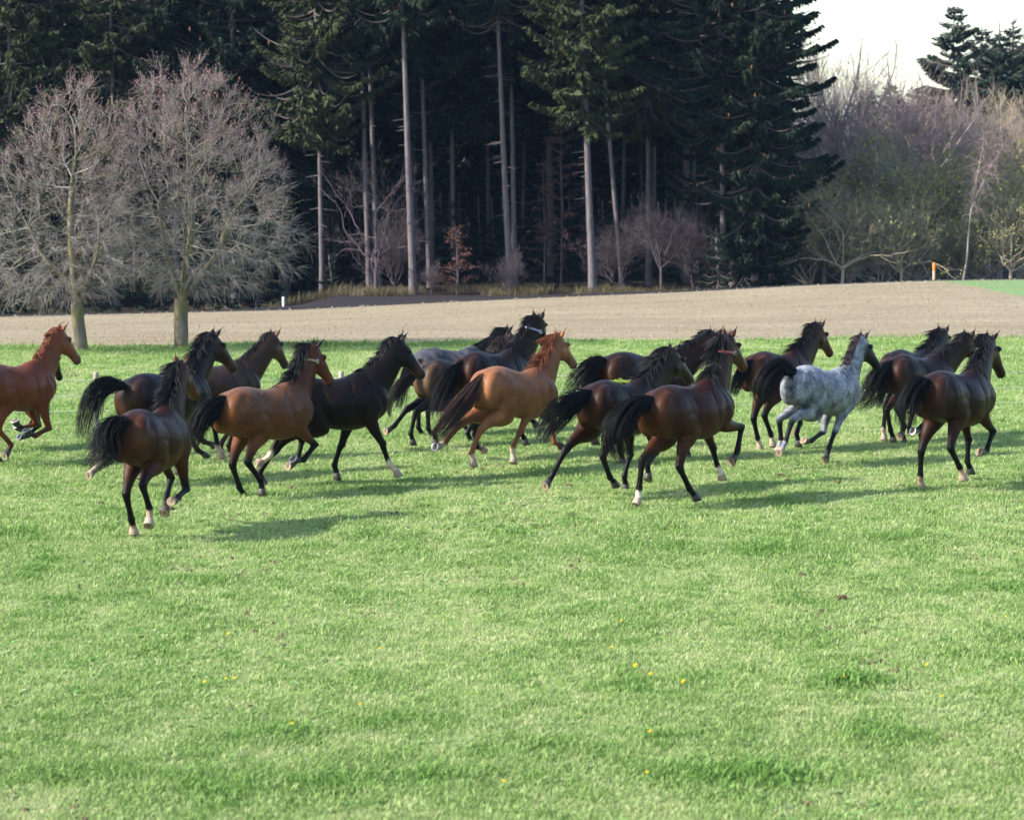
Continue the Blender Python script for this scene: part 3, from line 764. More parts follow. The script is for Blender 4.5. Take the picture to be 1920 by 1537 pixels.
# coarse dead grass along the wood's foot
DM = grass_mat('dead_grass', (.085, .080, .034), (.12, .10, .055), (.17, .14, .085))
DC_ = bpy.data.collections.new('dead_tufts')
for i in range(3): DC_.objects.link(tuft(300+i, 16, .32, .22, .008, 'dead_tuft', DM, .9))
n = 2600
x = rng.uniform(-20, 22, n); d = 96.3+rng.random(n)**1.6*4.5+.25*np.sin(x)
k = vnoise(x*.7, d*.5, 21) > .35
x, d = x[k], d[k]
gn_scatter('dead_grass', np.stack([x, d, terrain(x, d)], 1), rng.uniform(.5, 1.3, len(x)), rng.random(len(x)), rng.uniform(0, 6.28, len(x)), DC_)

# loose clods and stones over the worked soil
KC_ = bpy.data.collections.new('soil_clods')
CL_M = plain('soil_clod', (.225, .19, .135), .95, .1, .35, 30)
for i in range(3):
    bm = bmesh.new(); bmesh.ops.create_icosphere(bm, subdivisions=1, radius=.05)
    for v in bm.verts: v.co *= random.Random(i*50+v.index).uniform(.7, 1.3); v.co.z *= .6
    me = bpy.data.meshes.new('soil_clod'); bm.to_mesh(me); bm.free(); me.materials.append(CL_M); KC_.objects.link(bpy.data.objects.new('soil_clod', me))
n = 15000
x = rng.uniform(-17, 18, n); d = 66+rng.random(n)*19.5
k = (d > edge_d(x)+.15) & (vnoise(x*.6+3, d*.9, 31)*.6+rng.random(n)*.6 > .55)
x, d = x[k], d[k]
gn_scatter('soil_clods', np.stack([x, d, terrain(x, d)+.005], 1), rng.uniform(.2, 1.0, len(x))**2.4*.75, rng.random(len(x)), rng.uniform(0, 6.28, len(x)), KC_)
# ragged margin: grass straying over the edge, and round the maple feet
n = 3000
x = rng.uniform(-14, 14, n); d = edge_d(x)+rng.normal(.05, .28, n)-.1
w = np.clip((4-x)/9, .15, 1); k = rng.random(n) < w
x, d = x[k], d[k]
for (tx, td) in ((px_ray(338, 65.6), 65.6), (px_ray(152, 64.6), 64.6)):
    x = np.concatenate([x, tx+rng.normal(0, .3, 120)]); d = np.concatenate([d, td+rng.normal(-.1, .3, 120)])
gn_scatter('edge_grass', np.stack([x, d, terrain(x, d)], 1), rng.uniform(1.0, 2.6, len(x)), np.clip(rng.normal(.3, .2, len(x)), 0, 1), rng.uniform(0, 6.28, len(x)), TC_)

# crumbs of bare earth thrown up by the hooves
FC_ = bpy.data.collections.new('dirt_crumbs')
FM = plain('dirt_crumb', (.10, .07, .045), .95, .1, .4, 60)
for i in range(3):
    bm = bmesh.new(); bmesh.ops.create_icosphere(bm, subdivisions=1, radius=.03)
    for v in bm.verts: v.co *= random.Random(900+i*50+v.index).uniform(.6, 1.3); v.co.z *= .7
    me = bpy.data.meshes.new('dirt_crumb'); bm.to_mesh(me); bm.free(); me.materials.append(FM); FC_.objects.link(bpy.data.objects.new('dirt_crumb', me))
x, d = visible_pts(30000, 17, 60)
m = vnoise(x*.9+70, d*.6+7, 51)*.5+vnoise(x*4.1, d*2.6, 52)*.5
k = m > .74-.03*np.clip((d-25)/10, 0, 1)
x, d = x[k], d[k]
gn_scatter('dirt_crumbs', np.stack([x, d, terrain(x, d)+.018], 1), rng.uniform(.25, 1.0, len(x))**1.5, rng.random(len(x)), rng.uniform(0, 6.28, len(x)), FC_)
# ------------------------------------------------------------------ thin air between the lens and the wood
hm_ = bpy.data.materials.new('air'); hm_.use_nodes = True
hn = hm_.node_tree; hn.nodes.clear()
ho = hn.nodes.new('ShaderNodeOutputMaterial'); hv = hn.nodes.new('ShaderNodeVolumePrincipled')
hv.inputs['Color'].default_value = (.34, .60, 1, 1); hv.inputs['Density'].default_value = .00008; hv.inputs['Anisotropy'].default_value = .0
hn.links.new(hv.outputs[0], ho.inputs['Volume'])
hb = [(x, y, z) for z in (-4, 24) for x, y in ((-1000, -700), (1000, -700), (1000, 1700), (-1000, 1700))]
tag(mk('haze', hb, [np.array([(0, 3, 2, 1), (4, 5, 6, 7), (0, 1, 5, 4), (1, 2, 6, 5), (2, 3, 7, 6), (3, 0, 4, 7)])], hm_), kind='stuff')
# ---- horse skeleton: metres, x forward, y left, z up; a 1.60 m horse at scale 1
R = math.radians
TC = np.array([0.0, 0.0, 1.25])
LEGS = ('LF', 'RF', 'LH', 'RH')
def rot_z(a):
    c, s = math.cos(a), math.sin(a); return np.array([[c, -s, 0], [s, c, 0], [0, 0, 1.0]])
def rot_y(a):
    c, s = math.cos(a), math.sin(a); return np.array([[c, 0, s], [0, 1, 0], [-s, 0, c]])
def rot_x(a):
    c, s = math.cos(a), math.sin(a); return np.array([[1, 0, 0], [0, c, -s], [0, s, c]])
def sph(e, a):
    return np.array([math.cos(e)*math.cos(a), math.cos(e)*math.sin(a), math.sin(e)])
NP = 12
def rig(p):
    """p: X, D, dz, yaw, pitch, S, e1, e2, a1, a2, e3, a3, then 4 legs x (b, p0, p1, p2, p3); angles in degrees.
    Returns the joints in the horse's own frame (unscaled) and the transform to the world."""
    J = {}
    pitch = rot_y(-R(p[4]))
    def T(v): return pitch @ (np.asarray(v, float) - TC) + TC
    J['T'] = T
    for n, v in (('W', (.40, 0, 1.60)), ('C', (-.42, 0, 1.575)), ('D', (-.76, 0, 1.43)), ('B', (.80, 0, 1.18)), ('U', (.0, 0, .91)), ('NB', (.58, 0, 1.36))):
        J[n] = T(v)
    e1, e2, a1, a2, e3, a3 = [R(v) for v in p[6:12]]
    J['NM'] = J['NB'] + pitch @ (.38*sph(e1, a1))
    d2 = pitch @ sph(e2, a2)
    J['PA'] = J['NM'] + .36*d2
    h = pitch @ sph(e3, a3)
    side = np.cross(np.array([0, 0, 1.0]), h); side /= np.linalg.norm(side) + 1e-9
    up = np.cross(h, side)
    J['HD'], J['HS'], J['HU'], J['ND'] = h, side, up, d2
    J['P'] = J['PA'] + .085*up - .03*h
    J['M'] = J['PA'] + .60*h - .02*up
    for i, L in enumerate(LEGS):
        b, q0, q1, q2, q3 = [R(v) for v in p[NP+5*i:NP+5*i+5]]
        sg = 1 if L[0] == 'L' else -1
        AB = pitch @ rot_x(sg*b)
        def dr(q): return AB @ np.array([math.sin(q), 0, -math.cos(q)])
        if L[1] == 'F':
            lens = (.45, .44, .30, .12, .11); top = T((.47, sg*.13, 1.40))
        else:
            lens = (.36, .46, .38, .12, .11); top = T((-.46, sg*.125, 1.24))
        pts = [top]
        for q, l in zip((q0, q1, q2, q3), lens): pts.append(pts[-1] + l*dr(q))
        J[L] = pts
        J[L+'f'] = AB @ np.array([1.0, 0, 0]); J[L+'s'] = AB @ np.array([0, 1.0, 0])
        J['k'+L] = pts[2]; J['f'+L] = pts[3]; J['h'+L] = pts[4] + .06*dr(q3); J['e'+L] = pts[1]
        J[L+'q'] = (q0, q1, q2, q3)
    return J
def place(p):
    M = rot_z(R(p[3]))*p[5]
    return M, np.array([p[0], p[1], p[2]])
REST = [0, 40, 0, 50, 0, 1.0, 42, 48, 0, 0, -45, 0,
        3, -5, 10, -20, 20,  3, -5, 0, -30, 20,  2, 30, -35, 0, 25,  2, 30, -40, 0, 25]
POSES = {
    'h1': [-7.407, 41.938, -0.021, 52.8, -0.8, 0.971, 52.6, 57.7, 3.8, 4.4, -47.1, -5.4, 3.0, 0.0, 30.0, -80.0, -120.0, 3.4, 0.2, 16.6, -71.6, -109.2, 0.9, 34.6, -11.3, 23.1, 47.1, -0.4, 46.4, -26.4, 47.7, -31.6],
    'h3': [-4.879, 39.818, -0.026, 55.2, 1.9, 1.001, 46.4, 52.4, 3.4, 3.9, -49.0, -13.0, 3.0, -5.0, 10.0, -20.0, 20.0, 3.2, 0.7, 56.8, 6.1, 32.1, 6.5, -10.2, -55.4, -47.8, -42.7, 1.2, 29.6, -63.4, -15.2, 18.9],
    'h4': [-4.349, 34.173, -0.001, 74.9, -2.1, 0.984, 60.5, 63.7, 1.3, 1.5, -35.8, -3.5, -3.8, 8.3, 43.5, -38.5, -23.0, 5.0, 2.4, 12.6, -74.2, -76.5, 0.0, 34.2, -31.8, 27.9, 30.2, 1.1, 32.8, -56.4, 34.6, -3.5],
    'h5': [-4.503, 42.362, -0.043, 34.8, 0.0, 0.967, 41.8, 49.0, 2.4, 2.7, -47.6, 26.9, 3.0, -5.0, 10.0, -20.0, 20.0, 2.5, -8.1, -17.6, -41.3, 1.7, 1.5, 37.1, -17.2, 34.0, 61.4, 2.6, 40.2, -36.8, 50.1, 73.9],
    'h6': [-3.316, 37.970, -0.016, 49.5, 0.8, 0.966, 56.2, 60.5, 3.1, 3.6, -53.8, -5.4, 0.2, 3.6, 58.5, -19.8, -62.0, 2.4, 0.1, 49.9, -51.7, -91.8, 3.5, 28.0, -23.6, 24.3, 40.3, 0.7, 35.5, -32.5, 40.8, 11.9],
    'h7': [-2.534, 39.321, -0.043, 22.5, 2.7, 1.001, 42.9, 58.7, 6.0, 5.4, -52.6, -4.7, 3.7, -12.5, -22.6, -20.6, 15.6, 3.3, 1.9, 26.0, 16.5, 41.8, 3.7, 1.7, -46.9, -37.6, 30.2, 2.0, 23.4, -84.2, -29.8, -60.8],
    'h8': [-0.856, 44.640, -0.114, 42.4, -0.7, 0.931, 28.3, 47.6, 6.1, 6.1, -24.7, -21.6, 3.1, -5.4, 17.1, -32.6, 32.0, 3.1, -5.4, -0.5, -42.1, 23.0, 3.0, -14.3, -75.3, -43.7, -57.4, -1.3, -20.8, -69.7, -16.5, 26.5],
    'h9': [-0.989, 46.215, -0.085, 36.6, -0.0, 0.936, 31.7, 39.8, 1.6, 1.8, -43.7, -5.1, 3.0, -5.2, 13.3, -24.9, 25.5, 3.0, -5.1, -0.0, -31.6, 21.9, 2.0, 32.4, -44.8, -0.2, 38.9, 2.0, 31.7, -46.7, -0.0, 34.6],
    'h10': [-0.279, 42.944, 0.029, 53.6, 0.2, 1.007, 51.5, 54.2, -9.4, -11.0, -38.5, 23.3, -1.7, 7.8, 53.5, 36.7, 56.6, 3.5, -3.7, 22.8, -31.4, 33.8, 3.2, -15.1, -62.4, -49.3, 18.7, -1.1, 21.7, -37.5, 7.5, 73.6],
    'h11': [0.055, 41.070, -0.046, 49.7, -4.4, 0.984, 54.8, 60.0, 9.8, 11.1, -35.9, 2.6, -2.9, 20.4, 58.2, 10.3, 75.7, -2.3, -28.8, -31.2, -27.3, 19.6, 6.2, -19.8, -65.8, -46.0, -63.4, -2.9, 0.1, -60.8, -25.0, 30.4],
    'h12': [1.982, 42.352, -0.032, 40.7, -2.5, 1.054, 31.5, 35.3, -14.1, -16.3, -43.6, 21.8, 3.0, -5.0, 10.0, -20.0, 20.0, 7.7, 3.4, 9.8, 5.5, 12.5, 2.6, 31.6, -74.1, -19.5, 35.7, 2.0, 30.0, -40.0, -0.0, 25.0],
    'h13': [1.483, 38.238, -0.031, 55.6, -2.4, 1.008, 42.2, 46.5, -8.7, -10.2, -35.8, -5.1, 3.0, -5.0, 10.0, -20.0, 20.0, 3.0, -5.2, 32.3, -56.4, 8.9, 12.2, -23.6, -56.3, -29.7, -32.5, -3.0, 28.8, -41.8, 36.9, 59.9],
    'h14': [2.308, 37.110, 0.010, 50.1, 2.8, 1.021, 58.4, 62.4, 7.4, 8.5, -40.9, 6.0, 4.2, 8.6, 33.4, 26.1, 39.1, 1.8, 7.1, 79.4, -20.1, -42.1, 4.8, 14.0, -59.8, -6.5, -3.6, 2.9, 38.7, -27.2, 31.5, 48.7],
    'h16': [4.129, 43.928, -0.008, 51.4, -1.5, 0.978, 40.9, 47.2, 0.8, 0.9, -40.6, 2.4, -1.2, 8.5, 50.2, -6.7, -38.7, 3.0, -5.0, 0.0, -30.0, 20.0, 2.0, 31.7, -25.8, 25.5, 31.5, -0.0, 31.6, -41.4, 33.6, 23.7],
    'h17': [4.598, 41.889, -0.037, 46.6, -5.0, 0.945, 57.1, 61.7, 7.8, 8.8, -41.8, -11.5, 3.5, -5.8, -14.7, -61.7, -84.6, 0.1, -7.5, -28.5, -25.8, -17.8, 7.7, 13.4, -68.8, 22.2, -13.2, -2.9, 4.8, -71.2, -18.8, -29.9],
    'h19': [6.419, 45.548, -0.069, 56.0, -3.8, 0.952, 36.5, 43.4, 0.7, 0.8, -32.3, 11.3, 3.0, -5.5, 12.7, -28.9, 26.2, 3.0, -5.1, -0.3, -32.4, 21.1, 2.4, 30.6, -47.2, -3.7, 27.5, 2.0, 30.0, -40.5, -0.0, 25.1],
    'h20': [6.356, 44.315, -0.067, 46.8, -2.5, 0.963, 35.7, 39.8, -13.1, -15.3, -39.2, 16.6, 3.0, -5.3, 12.1, -25.7, 24.2, -1.2, -9.9, -26.7, -53.4, -69.4, 1.8, 32.5, -56.6, 22.8, 35.9, 0.8, 18.4, -66.8, 39.2, -31.5],
    'h21': [6.136, 39.114, 0.020, 52.0, -1.8, 1.012, 46.8, 52.4, 12.8, 14.8, -49.7, -5.7, 2.1, -1.0, 29.3, 2.5, 40.7, 0.6, -3.7, 55.6, -33.4, -78.8, 6.7, 19.5, -24.8, 11.4, 33.2, 3.2, 38.0, -25.5, 41.8, 37.3],
    'h2': [-7.793, 43.697, -0.057, 48.5, -3.1, 0.850, 34.5, 45.2, 13.5, 15.2, -50.0, 23.4, 2.0, 4.7, 39.0, -44.7, -108.4, 3.8, 2.9, 16.1, -53.2, -77.3, 2.0, 30.6, -39.8, -0.4, 27.6, 2.0, 30.0, -40.7, -0.0, 25.3],
}
TAILS = {
    'h3': [(-0.77, 0.00, 1.40, 0.037), (-1.00, 0.05, 1.44, 0.111), (-1.26, 0.11, 1.36, 0.148), (-1.39, 0.15, 1.10, 0.148), (-1.49, 0.17, 0.76, 0.099)],
    'h4': [(-0.75, 0.00, 1.46, 0.064), (-0.91, 0.10, 1.43, 0.150), (-1.02, 0.18, 1.31, 0.172), (-1.05, 0.19, 1.12, 0.172), (-1.20, 0.29, 0.98, 0.086)],
    'h6': [(-0.76, 0.00, 1.42, 0.085), (-0.92, 0.03, 1.34, 0.149), (-1.10, 0.07, 1.20, 0.149), (-1.21, 0.09, 1.00, 0.106), (-1.23, 0.10, 0.83, 0.043)],
    'h8': [(-0.76, 0.00, 1.44, 0.066), (-0.98, 0.05, 1.33, 0.088), (-1.22, 0.10, 1.14, 0.110), (-1.39, 0.14, 0.95, 0.066), (-1.39, 0.14, 0.70, 0.022)],
    'h10': [(-0.76, 0.00, 1.43, 0.059), (-0.89, 0.03, 1.32, 0.117), (-1.07, 0.07, 1.09, 0.157), (-1.23, 0.10, 0.82, 0.157), (-1.29, 0.11, 0.68, 0.117)],
    'h11': [(-0.74, 0.00, 1.49, 0.058), (-0.89, 0.03, 1.33, 0.115), (-1.12, 0.08, 1.08, 0.134), (-1.39, 0.14, 0.84, 0.134), (-1.60, 0.18, 0.65, 0.096)],
    'h12': [(-0.75, 0.00, 1.46, 0.083), (-0.93, 0.04, 1.45, 0.124), (-1.08, 0.07, 1.29, 0.165), (-1.22, 0.10, 1.14, 0.165), (-1.34, 0.13, 1.04, 0.103)],
    'h13': [(-0.75, 0.00, 1.46, 0.049), (-0.96, 0.05, 1.38, 0.117), (-1.23, 0.12, 1.26, 0.175), (-1.51, 0.18, 1.10, 0.156), (-1.64, 0.22, 0.90, 0.097)],
    'h14': [(-0.77, 0.00, 1.39, 0.084), (-1.02, 0.05, 1.33, 0.149), (-1.25, 0.10, 1.16, 0.205), (-1.36, 0.13, 0.93, 0.186), (-1.23, 0.10, 0.69, 0.112)],
    'h16': [(-0.76, 0.00, 1.45, 0.055), (-0.84, 0.02, 1.40, 0.073), (-0.98, 0.05, 1.30, 0.091), (-1.09, 0.07, 1.11, 0.091), (-1.17, 0.09, 0.98, 0.055)],
    'h17': [(-0.74, 0.00, 1.50, 0.108), (-0.98, 0.05, 1.60, 0.144), (-1.21, 0.10, 1.48, 0.180), (-1.35, 0.13, 1.31, 0.162), (-1.30, 0.12, 1.07, 0.108)],
    'h20': [(-0.75, 0.00, 1.46, 0.090), (-0.96, 0.04, 1.31, 0.179), (-1.09, 0.07, 1.15, 0.202), (-1.24, 0.10, 0.96, 0.157), (-1.50, 0.16, 0.85, 0.067)],
    'h21': [(-0.75, 0.00, 1.45, 0.075), (-0.92, 0.04, 1.43, 0.132), (-1.09, 0.07, 1.30, 0.150), (-1.18, 0.09, 1.14, 0.150), (-1.18, 0.09, 0.91, 0.113)],
}
# ---- horse surfaces
def ring_lofts(C, Fa, Sa, rf, rs, up=None, n=22, k_top=None):
    """closed loft: centres C (m,3), axes Fa, Sa (m,3), radii rf (m) or (m,2) for +/- , rs (m)"""
    m = len(C)
    th = np.arange(n)*2*np.pi/n
    c, s = np.cos(th), np.sin(th)
    rf = np.asarray(rf, float)
    if rf.ndim == 1: rf = np.stack([rf, rf], 1)
    rfa = np.where(c[None, :] >= 0, rf[:, :1], rf[:, 1:2])
    kt = np.zeros(m) if k_top is None else np.asarray(k_top)
    lat = np.asarray(rs)[:, None]*s[None, :]*(1-kt[:, None]*np.maximum(c, 0)[None, :]**1.5)
    V = C[:, None, :] + Fa[:, None, :]*(rfa*c[None, :])[..., None] + Sa[:, None, :]*lat[..., None]
    idx = np.arange(m*n).reshape(m, n)
    a, b = idx[:-1], idx[1:]
    Q = np.stack([a, np.roll(a, -1, 1), np.roll(b, -1, 1), b], -1).reshape(-1, 4)
    V = np.vstack([V.reshape(-1, 3), C[:1], C[-1:]])
    e0, e1 = m*n, m*n+1
    T = np.vstack([np.stack([idx[0], np.full(n, e0), np.roll(idx[0], -1)], -1), np.stack([np.roll(idx[-1], -1), np.full(n, e1), idx[-1]], -1)])
    return V, Q, T
TRUNK = np.array([  # x, z top, z bottom, half width, top narrowing
    (-.85, 1.32, 1.10, .11, .0), (-.81, 1.41, 1.02, .185, .05), (-.72, 1.50, .96, .245, .10), (-.59, 1.555, .92, .292, .14), (-.44, 1.58, .895, .312, .18),
    (-.27, 1.565, .885, .282, .24), (-.12, 1.53, .86, .296, .20), (.05, 1.505, .825, .328, .15), (.20, 1.515, .80, .320, .20), (.33, 1.56, .795, .292, .36),
    (.45, 1.585, .81, .268, .44), (.57, 1.55, .85, .250, .42), (.68, 1.48, .90, .228, .36), (.77, 1.39, .96, .185, .2), (.83, 1.28, 1.04, .11, .0)])
# along-leg profile: (joint index + fraction, fore half-depth, rear half-depth, half-width, fore offset)
FORE = [(0.05, .10, .10, .065, .0), (.30, .17, .14, .095, .03), (.60, .21, .16, .110, .06), (.92, .165, .145, .103, .05), (1.15, .118, .104, .086, .015), (1.45, .086, .078, .067, .0), (1.75, .060, .056, .052, 0), (1.90, .058, .052, .052, .004),
        (2.0, .060, .052, .055, .008), (2.10, .048, .050, .046, 0), (2.28, .036, .044, .036, 0), (2.6, .034, .043, .034, 0), (2.85, .038, .047, .038, 0), (3.0, .045, .052, .044, 0), (3.3, .038, .043, .039, 0), (3.65, .038, .040, .040, 0), (4.0, .048, .048, .048, 0)]
HIND = [(-.25, .16, .20, .11, -.02), (.08, .25, .25, .165, -.02), (.40, .265, .245, .182, -.05), (.72, .24, .235, .172, -.07), (1.0, .188, .205, .145, -.06), (1.22, .134, .130, .107, -.03), (1.5, .096, .090, .077, -.0), (1.75, .066, .070, .055, 0), (1.92, .058, .074, .051, -.006),
        (2.04, .056, .070, .053, -.004), (2.18, .047, .055, .045, 0), (2.4, .039, .047, .037, 0), (2.7, .037, .046, .036, 0), (2.88, .041, .049, .040, 0), (3.0, .047, .054, .046, 0), (3.3, .039, .043, .040, 0), (3.65, .038, .040, .041, 0), (4.0, .048, .048, .048, 0)]
HEADP = [  # t along the head, top, bottom (from the poll-muzzle axis), half-width
    (-.08, .050, -.07, .055), (-.03, .092, -.15, .088), (.05, .106, -.215, .105), (.13, .107, -.238, .114), (.20, .105, -.225, .114), (.28, .096, -.172, .098), (.36, .083, -.122, .079), (.44, .071, -.098, .066), (.52, .066, -.096, .066), (.58, .056, -.096, .064), (.618, .032, -.076, .052), (.636, .0, -.03, .02)]
def unit(v): return v/(np.linalg.norm(v, axis=-1, keepdims=True)+1e-9)
def leg_loft(J, L):
    pts = np.array(J[L]); side = J[L+'s']
    prof = FORE if L[1] == 'F' else HIND
    prof = catmull(np.array(prof), 4)
    u = prof[:, 0]
    C = np.zeros((len(u), 3)); T = np.zeros((len(u), 3))
    seg = unit(pts[1:]-pts[:-1])
    jt = np.vstack([seg[:1], unit(seg[:-1]+seg[1:]), seg[-1:]])      # tangent at each joint
    for i, uu in enumerate(u):
        k = min(max(int(math.floor(uu)), 0), len(pts)-2); f = uu-k
        C[i] = pts[k]+(pts[k+1]-pts[k])*f
        w = 1-abs(2*f-1) if 0 <= f <= 1 else 1      # 1 mid-segment, 0 at joints
        w = min(1, w*2.2)
        tj = jt[k] if f < .5 else jt[k+1]
        T[i] = unit(tj*(1-w)+seg[k]*w)
    if L[1] == 'H':                                  # the haunch stays on the trunk while the femur swings
        w = np.clip(1-(u-.0)/1.15, 0, 1)**1.2
        Tdown = unit(J['T']((-.46, 0, .9))-J['T']((-.46, 0, 1.24)))
        T = unit(T*(1-.75*w[:, None])+Tdown*.75*w[:, None])
        hip = pts[0]; anchor = hip + np.outer(np.clip(u, -.3, 2)*.30, Tdown)
        ww = (np.clip(1-(u-.1)/.95, 0, 1)*.55)[:, None]
        C = C*(1-ww)+anchor*ww
    else:
        w = (np.clip(1-(u-.3)/.8, 0, 1)*.8)[:, None]
        Tdown = unit(J['T']((.46, 0, .9))-J['T']((.47, 0, 1.4)))
        T = unit(T*(1-w)+Tdown*w)
    Fv = unit(np.cross(np.broadcast_to(side, T.shape), T)*1.0)
    fs = J[L+'f']
    Fv = np.where((Fv@fs)[:, None] < 0, -Fv, Fv) if L[1] == 'F' else Fv
    # keep the fore axis continuous along the chain
    for i in range(1, len(Fv)):
        if Fv[i]@Fv[i-1] < 0: Fv[i] = -Fv[i]
    C = C + Fv*prof[:, 4:5]
    V, Q, Tr = ring_lofts(C, Fv, np.broadcast_to(side, C.shape), prof[:, 1:3], prof[:, 3], n=18)
    return V, Q, Tr, np.concatenate([np.repeat(u, 18), u[:1], u[-1:]])
def neck_curve(J):
    n0 = J['T']((.36, 0, 1.22))
    pts = np.array([n0, J['NB']+np.array([-.03, 0, -.02]), J['NM'], J['PA'], J['PA']+.07*J['ND']])
    rad = np.array([(.33, .33, .20), (.265, .33, .165), (.185, .225, .118), (.142, .175, .108), (.09, .11, .08)])  # up, down, side
    return catmull(np.hstack([pts, rad]), 8)
def neck_axes(N):
    T = unit(np.gradient(N[:, :3], axis=0))
    S = unit(np.cross(np.array([0, 0, 1.0]), T)); U = np.cross(T, S)
    return T, S, U
def head_frame(J):
    return J['PA'], J['HD'], J['HS'], J['HU']
GROOVES = [  # side-view curves in the trunk's frame: points (x, z), depth, width
    ([(-.22, 1.50), (-.165, 1.36), (-.145, 1.20), (-.15, 1.06), (-.19, .95)], .015, .042),
    ([(-.28, 1.40), (-.235, 1.25), (-.235, 1.08)], -.008, .05),
    ([(-.64, 1.50), (-.60, 1.30), (-.565, 1.10), (-.55, .92), (-.56, .80)], .009, .026),
    ([(-.44, 1.52), (-.46, 1.34), (-.42, 1.16), (-.36, 1.02)], .004, .035),
    ([(-.71, 1.36), (-.70, 1.20), (-.66, 1.05)], -.008, .035),
    ([(.29, 1.50), (.245, 1.30), (.27, 1.12), (.36, .98)], .016, .030),
    ([(.40, 1.36), (.36, 1.20), (.40, 1.06)], -.010, .045),
    ([(.50, 1.58), (.585, 1.42), (.66, 1.27), (.70, 1.12)], .015, .028),
    ([(.43, 1.46), (.50, 1.30), (.50, 1.18), (.44, 1.05)], .009, .024),
    ([(.60, 1.22), (.63, 1.10), (.58, 1.0)], -.010, .040),
    ([(-.20, 1.475), (-.19, 1.465)], -.016, .035),
    ([(-.10, .98), (.05, .94), (.2, .93)], .006, .03)] + \
    [([(x+.03, 1.32), (x-.02, 1.15), (x-.05, 1.0)], .0022, .018) for x in (-.06, .03, .12)]
def sculpt(me, co, J, key):
    """presses the muscle lines of haunch, flank, ribs and shoulder into the skin along its normals"""
    nv = len(co)
    nr = np.zeros(nv*3, np.float32); me.vertices.foreach_get('normal', nr); nr = nr.reshape(-1, 3)
    Rt = np.array([J['T'](e) - J['T']((0, 0, 0)) for e in ((1, 0, 0), (0, 1, 0), (0, 0, 1))])
    o = J['T']((0, 0, 0)); L = (co-o)@Rt.T
    rs = np.random.default_rng(sum(map(ord, key))+1)
    disp = np.zeros(nv)
    zone = (np.abs(L[:, 1]) > .06) & (L[:, 2] > .72) & (L[:, 0] > -.95) & (L[:, 0] < .85)
    I = np.nonzero(zone)[0]; xz = L[I][:, [0, 2]]
    side = np.clip(np.abs(nr[I]@Rt[1])*1.6-.25, 0, 1)
    for pts, dep, wd in GROOVES:
        c = catmull(np.array(pts)+rs.normal(0, .006, (len(pts), 2)), 5)
        d = np.full(len(I), 9.0); tt = np.zeros(len(I))
        for k in range(len(c)):
            q = ((xz-c[k])**2).sum(1); m = q < d; d[m] = q[m]; tt[m] = k/max(1, len(c)-1)
        fade = np.clip(np.minimum(tt, 1-tt)*5, .25, 1)
        disp[I] -= dep*rs.uniform(.8, 1.2)*np.exp(-d/(wd*wd))*fade*side
    co = co + nr*disp[:, None].astype(np.float32)
    me.vertices.foreach_set('co', co.astype(np.float32).ravel()); me.update()
    return co
